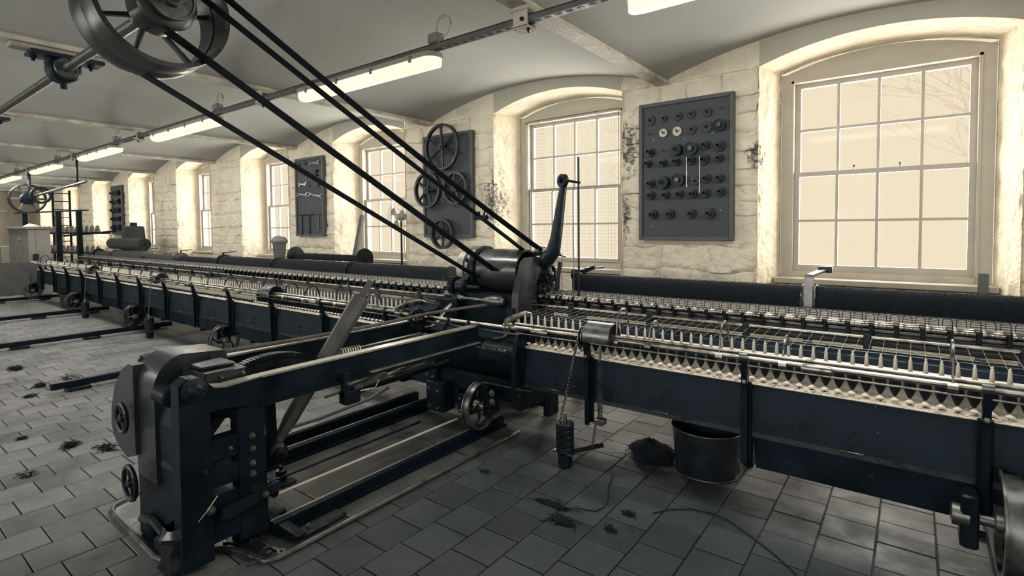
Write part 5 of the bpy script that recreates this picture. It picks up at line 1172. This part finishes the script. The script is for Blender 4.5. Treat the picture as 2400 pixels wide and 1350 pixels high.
# bobbin creel beyond the carriage
cr = thing('bobbin_creel','dark creel rack with posts and shelves beyond the carriage end','creel',(-17.4,4.0,0))
for x,y in ((-16.3,3.55),(-15.5,3.75),(-18.2,3.3)): MB().bbox(x-0.05,x+0.05,y-0.05,y+0.05,0,1.98,0.008).build('post', IRON, cr)
MB().bar((-18.6,3.2,1.99),(-15.2,3.82,1.99),0.10,0.03).build('top_rail', IRON2, cr, smooth=False)
for z in (1.46,0.98): MB().bar((-19.2,3.35,z),(-14.9,4.10,z),0.16,0.04).build('shelf', IRON2, cr, smooth=False)
MB().bar((-16.1,3.6,1.40),(-14.6,4.2,1.50),0.05,0.04).build('shelf_arm', IRON, cr, smooth=False)
CONEG = mat('grey_cone',(0.16,0.155,0.145),0.9,0,0.2,30)
c0 = None
for s, z in enumerate((1.48,1.0)):
    for i in range(16):
        t_ = (i+0.5)/16; x = -18.8+3.7*t_; y = 3.42+0.62*t_
        lab = 'small yarn cone on the %s creel shelf, %s from the left' % ('upper' if s == 0 else 'lower', ordinal(i))
        if c0 is None:
            c0 = MB().lathe((0,0,0),(0,0,1),[(0.055,0),(0.06,0.01),(0.035,0.14),(0.02,0.145),(0.02,0.16),(0.0,0.16)],10).build('yarn_cone', CONEG); tag(c0,lab,'yarn cone','yarn cones on the creel'); o = c0
        else: o = dup(c0,label=lab)
        o.location = (x,y,z)
# cone spool upright and crate
sp_ = thing('cone_spool','large grey upright yarn spool behind the far wool rolls','spool',(-14.0,4.35,0.98))
MB().lathe((-14.0,4.35,0.98),(0.04,0,1),[(0.25,0),(0.255,0.02),(0.20,0.61),(0.17,0.63),(0.05,0.63)],28).build('yarn', WOOLG, sp_); MB().lathe((-13.97,4.35,1.61),(0,0,1),[(0.07,0),(0.07,0.07),(0.05,0.08)],12).build('core', IRON, sp_)
tb = thing('side_bench','plain bench under the far windows carrying spools and bins','bench',(-11,4.5,0))
MB().bbox(-14.5,-4.2,4.06,4.62,0.94,0.98,0.006).build('bench_top', BOARD, tb)
for i in range(6): MB().bbox(-14.4+i*2.0,-14.3+i*2.0,4.33,4.58,0.0,0.94,0.006).build('leg', IRON, tb)
bn = thing('small_bin','small grey tapered bin on the bench left of the tool board','bin',(-8.0,4.45,0.98))
MB().lathe((-8.0,4.45,0.98),(0,0,1),[(0.07,0),(0.075,0.005),(0.105,0.31),(0.125,0.315),(0.125,0.345),(0.10,0.35)],20).build('body', GREYD, bn); MB().lathe((-8.0,4.45,1.325),(0,0,1),[(0.118,0),(0.118,0.012),(0.09,0.06),(0.02,0.085)],20).build('lid', GREYP, bn)
# pedestal fan by the third window
fn = thing('pedestal_fan','pale pedestal fan standing in front of the window beside the wheel board','fan',(-5.55,4.78,0))
for r in (0.17,0.12,0.06): MB().tube([(-5.55+r*math.cos(a),4.74-0.03*(1-r/0.17),1.66+r*math.sin(a)) for a in [2*PI*i/30 for i in range(30)]],0.003,5,closed=True).build('guard_ring', WHITEP, fn)
for k in range(3):
    a = k*2.094+0.4; MB().prism([(-5.55+rr*math.cos(a+o2),1.66+rr*math.sin(a+o2)) for rr,o2 in ((0.03,0),(0.08,-0.5),(0.14,-0.45),(0.155,0.0),(0.13,0.4),(0.07,0.35))],'y',4.755,4.762).build('blade', GREYP, fn, smooth=False)
MB().lathe((-5.55,4.74,1.66),(0,1,0),[(0.03,0),(0.04,0.02),(0.05,0.06),(0.05,0.14),(0.03,0.16)],16).build('motor', WHITEP, fn); MB().cyl((-5.55,4.83,0.03),(-5.55,4.83,1.62),0.014,10).build('pole', IRON2, fn); MB().lathe((-5.55,4.83,0),(0,0,1),[(0.2,0),(0.2,0.02),(0.03,0.05)],24).build('base', GREYP, fn)
# bar leaning in the window reveals
tag(MB().bar((0.39,5.02,0.0),(0.415,5.19,1.13),0.06,0.03).build('leaning_plank', BOARDF, smooth=False),'dark plank leaning below the right window corner','plank')
tag(MB().bar((-7.05,4.9,0.0),(-6.98,5.28,1.72),0.10,0.04).build('leaning_plank', BOARD, smooth=False),'dark plank leaning in the reveal left of the fan','plank')
# far machinery, overhead pulley and small shaft
fm = thing('far_machine','distant spinning frame with rails and uprights at the far left','machine',(-21,1.5,0))
for z in (1.05,1.35,1.72,2.05): MB().bar((-24.5,1.9+z*0.3,z),(-19.0,2.4+z*0.3,z),0.14,0.04).build('long_rail', GREYP if z > 1.2 else IRON2, fm, smooth=False)
for i in range(9): MB().bbox(-24.3+i*0.62,-24.25+i*0.62,2.35,2.4,0.0,2.05,0.006).build('upright', IRON2, fm)
MB().box(-24.5,-19.0,2.3,2.9,0.0,0.95).build('bed', GREYD, fm, smooth=False)
m0 = None
for i in range(24):
    o = MB().cyl((-24.2+i*0.21,2.3,1.38),(-24.2+i*0.21,2.3,1.62),0.035,7,0.02).build('bobbin', WOOLG, fm) if m0 is None else dup(m0,(i*0.21,0,0),parent=fm)
    if m0 is None: m0 = o
fp = thing('far_shaft','distant overhead shaft with a belt wheel under the ceiling','line shaft',(-16,3.0,2.3))
MB().cyl((-16.6,3.0,2.27),(-11.9,3.0,2.40),0.025,10).build('shaft', STEEL2, fp)
MB().ring((-16.3,3.0,2.26),(1,0,0),0.30,0.335,0,0.14,36).build('rim', IRON2, fp); MB().lathe((-16.35,3.0,2.26),(1,0,0),[(0.05,0),(0.13,0.02),(0.13,0.25),(0.05,0.27)],20).build('hub', IRON, fp)
for k in range(6): MB().bar((-16.22,3.0,2.26),(-16.22,3.0+0.31*math.cos(k*1.047),2.26+0.31*math.sin(k*1.047)),0.02,0.05).build('spoke', STEEL2, fp, smooth=False)
MB().ring((-15.7,3.12,2.32),(1,0,0),0.14,0.19,0,0.10,28).build('small_pulley', IRON2, fp); MB().cyl((-16.0,3.0,2.3),(-16.0,3.0,2.95),0.03,8).cyl((-12.4,3.0,2.39),(-12.4,3.0,3.0),0.02,8).build('drop_rods', IRON, fp)
ld_ = thing('ladder','thin dark ladder standing by the far windows','ladder',(-20.5,4.6,0))
for y in (4.35,4.75): MB().bar((-20.5,y,0),(-20.5,y,2.75),0.05,0.04).build('stile', IRON, ld_, smooth=False)
for i in range(11): MB().cyl((-20.5,4.35,0.25+i*0.24),(-20.5,4.75,0.25+i*0.24),0.014,6).build('rung', IRON2, ld_)

# bare trees outside the near windows; overexposure painted in as pale bark
PALE = mat('overexposed_bark', (0.90,0.895,0.88), 0.9, 0, 0.05, 5)
def tree(x, y, h, seed, lab):
    random.seed(seed); t = thing('tree', lab, 'tree', (x,y,-0.5), 'bare trees outside the windows')
    tr_ = MB().tube([(x,y,-0.5),(x+0.1,y,h*0.3),(x-0.05,y+0.1,h*0.62)],[0.10,0.08,0.05],7).build('trunk', PALE, t)
    br = MB()
    def grow(p, d, L, r, n):
        q = p+d*L; br.tube([p,p+d*L*0.5+Vector((random.uniform(-.04,.04),0,random.uniform(-.04,.04)))*L*2,q],[r,r*0.8,r*0.6],4)
        if n:
            for k in range(3 if n > 2 else 2): grow(p+d*L*random.uniform(0.5,1.0), (d+Vector((random.uniform(-.9,.9),random.uniform(-.5,.5),random.uniform(-.3,.7)))).normalized(), L*random.uniform(.55,.8), r*0.6, n-1)
    for k in range(5): grow(Vector((x,y,h*(0.3+0.08*k))), Vector((random.uniform(-1,1),random.uniform(-.4,.4),0.5)).normalized(), h*0.28, 0.03, 4)
    o = br.build('branches', PALE, t); o['kind'] = 'stuff'
tree(1.6,11.5,5.2,4,'pale bare tree seen through the right hand panes of the big window')
tree(-4.4,12.0,5.0,9,'pale bare tree seen through the window with the wire guard')
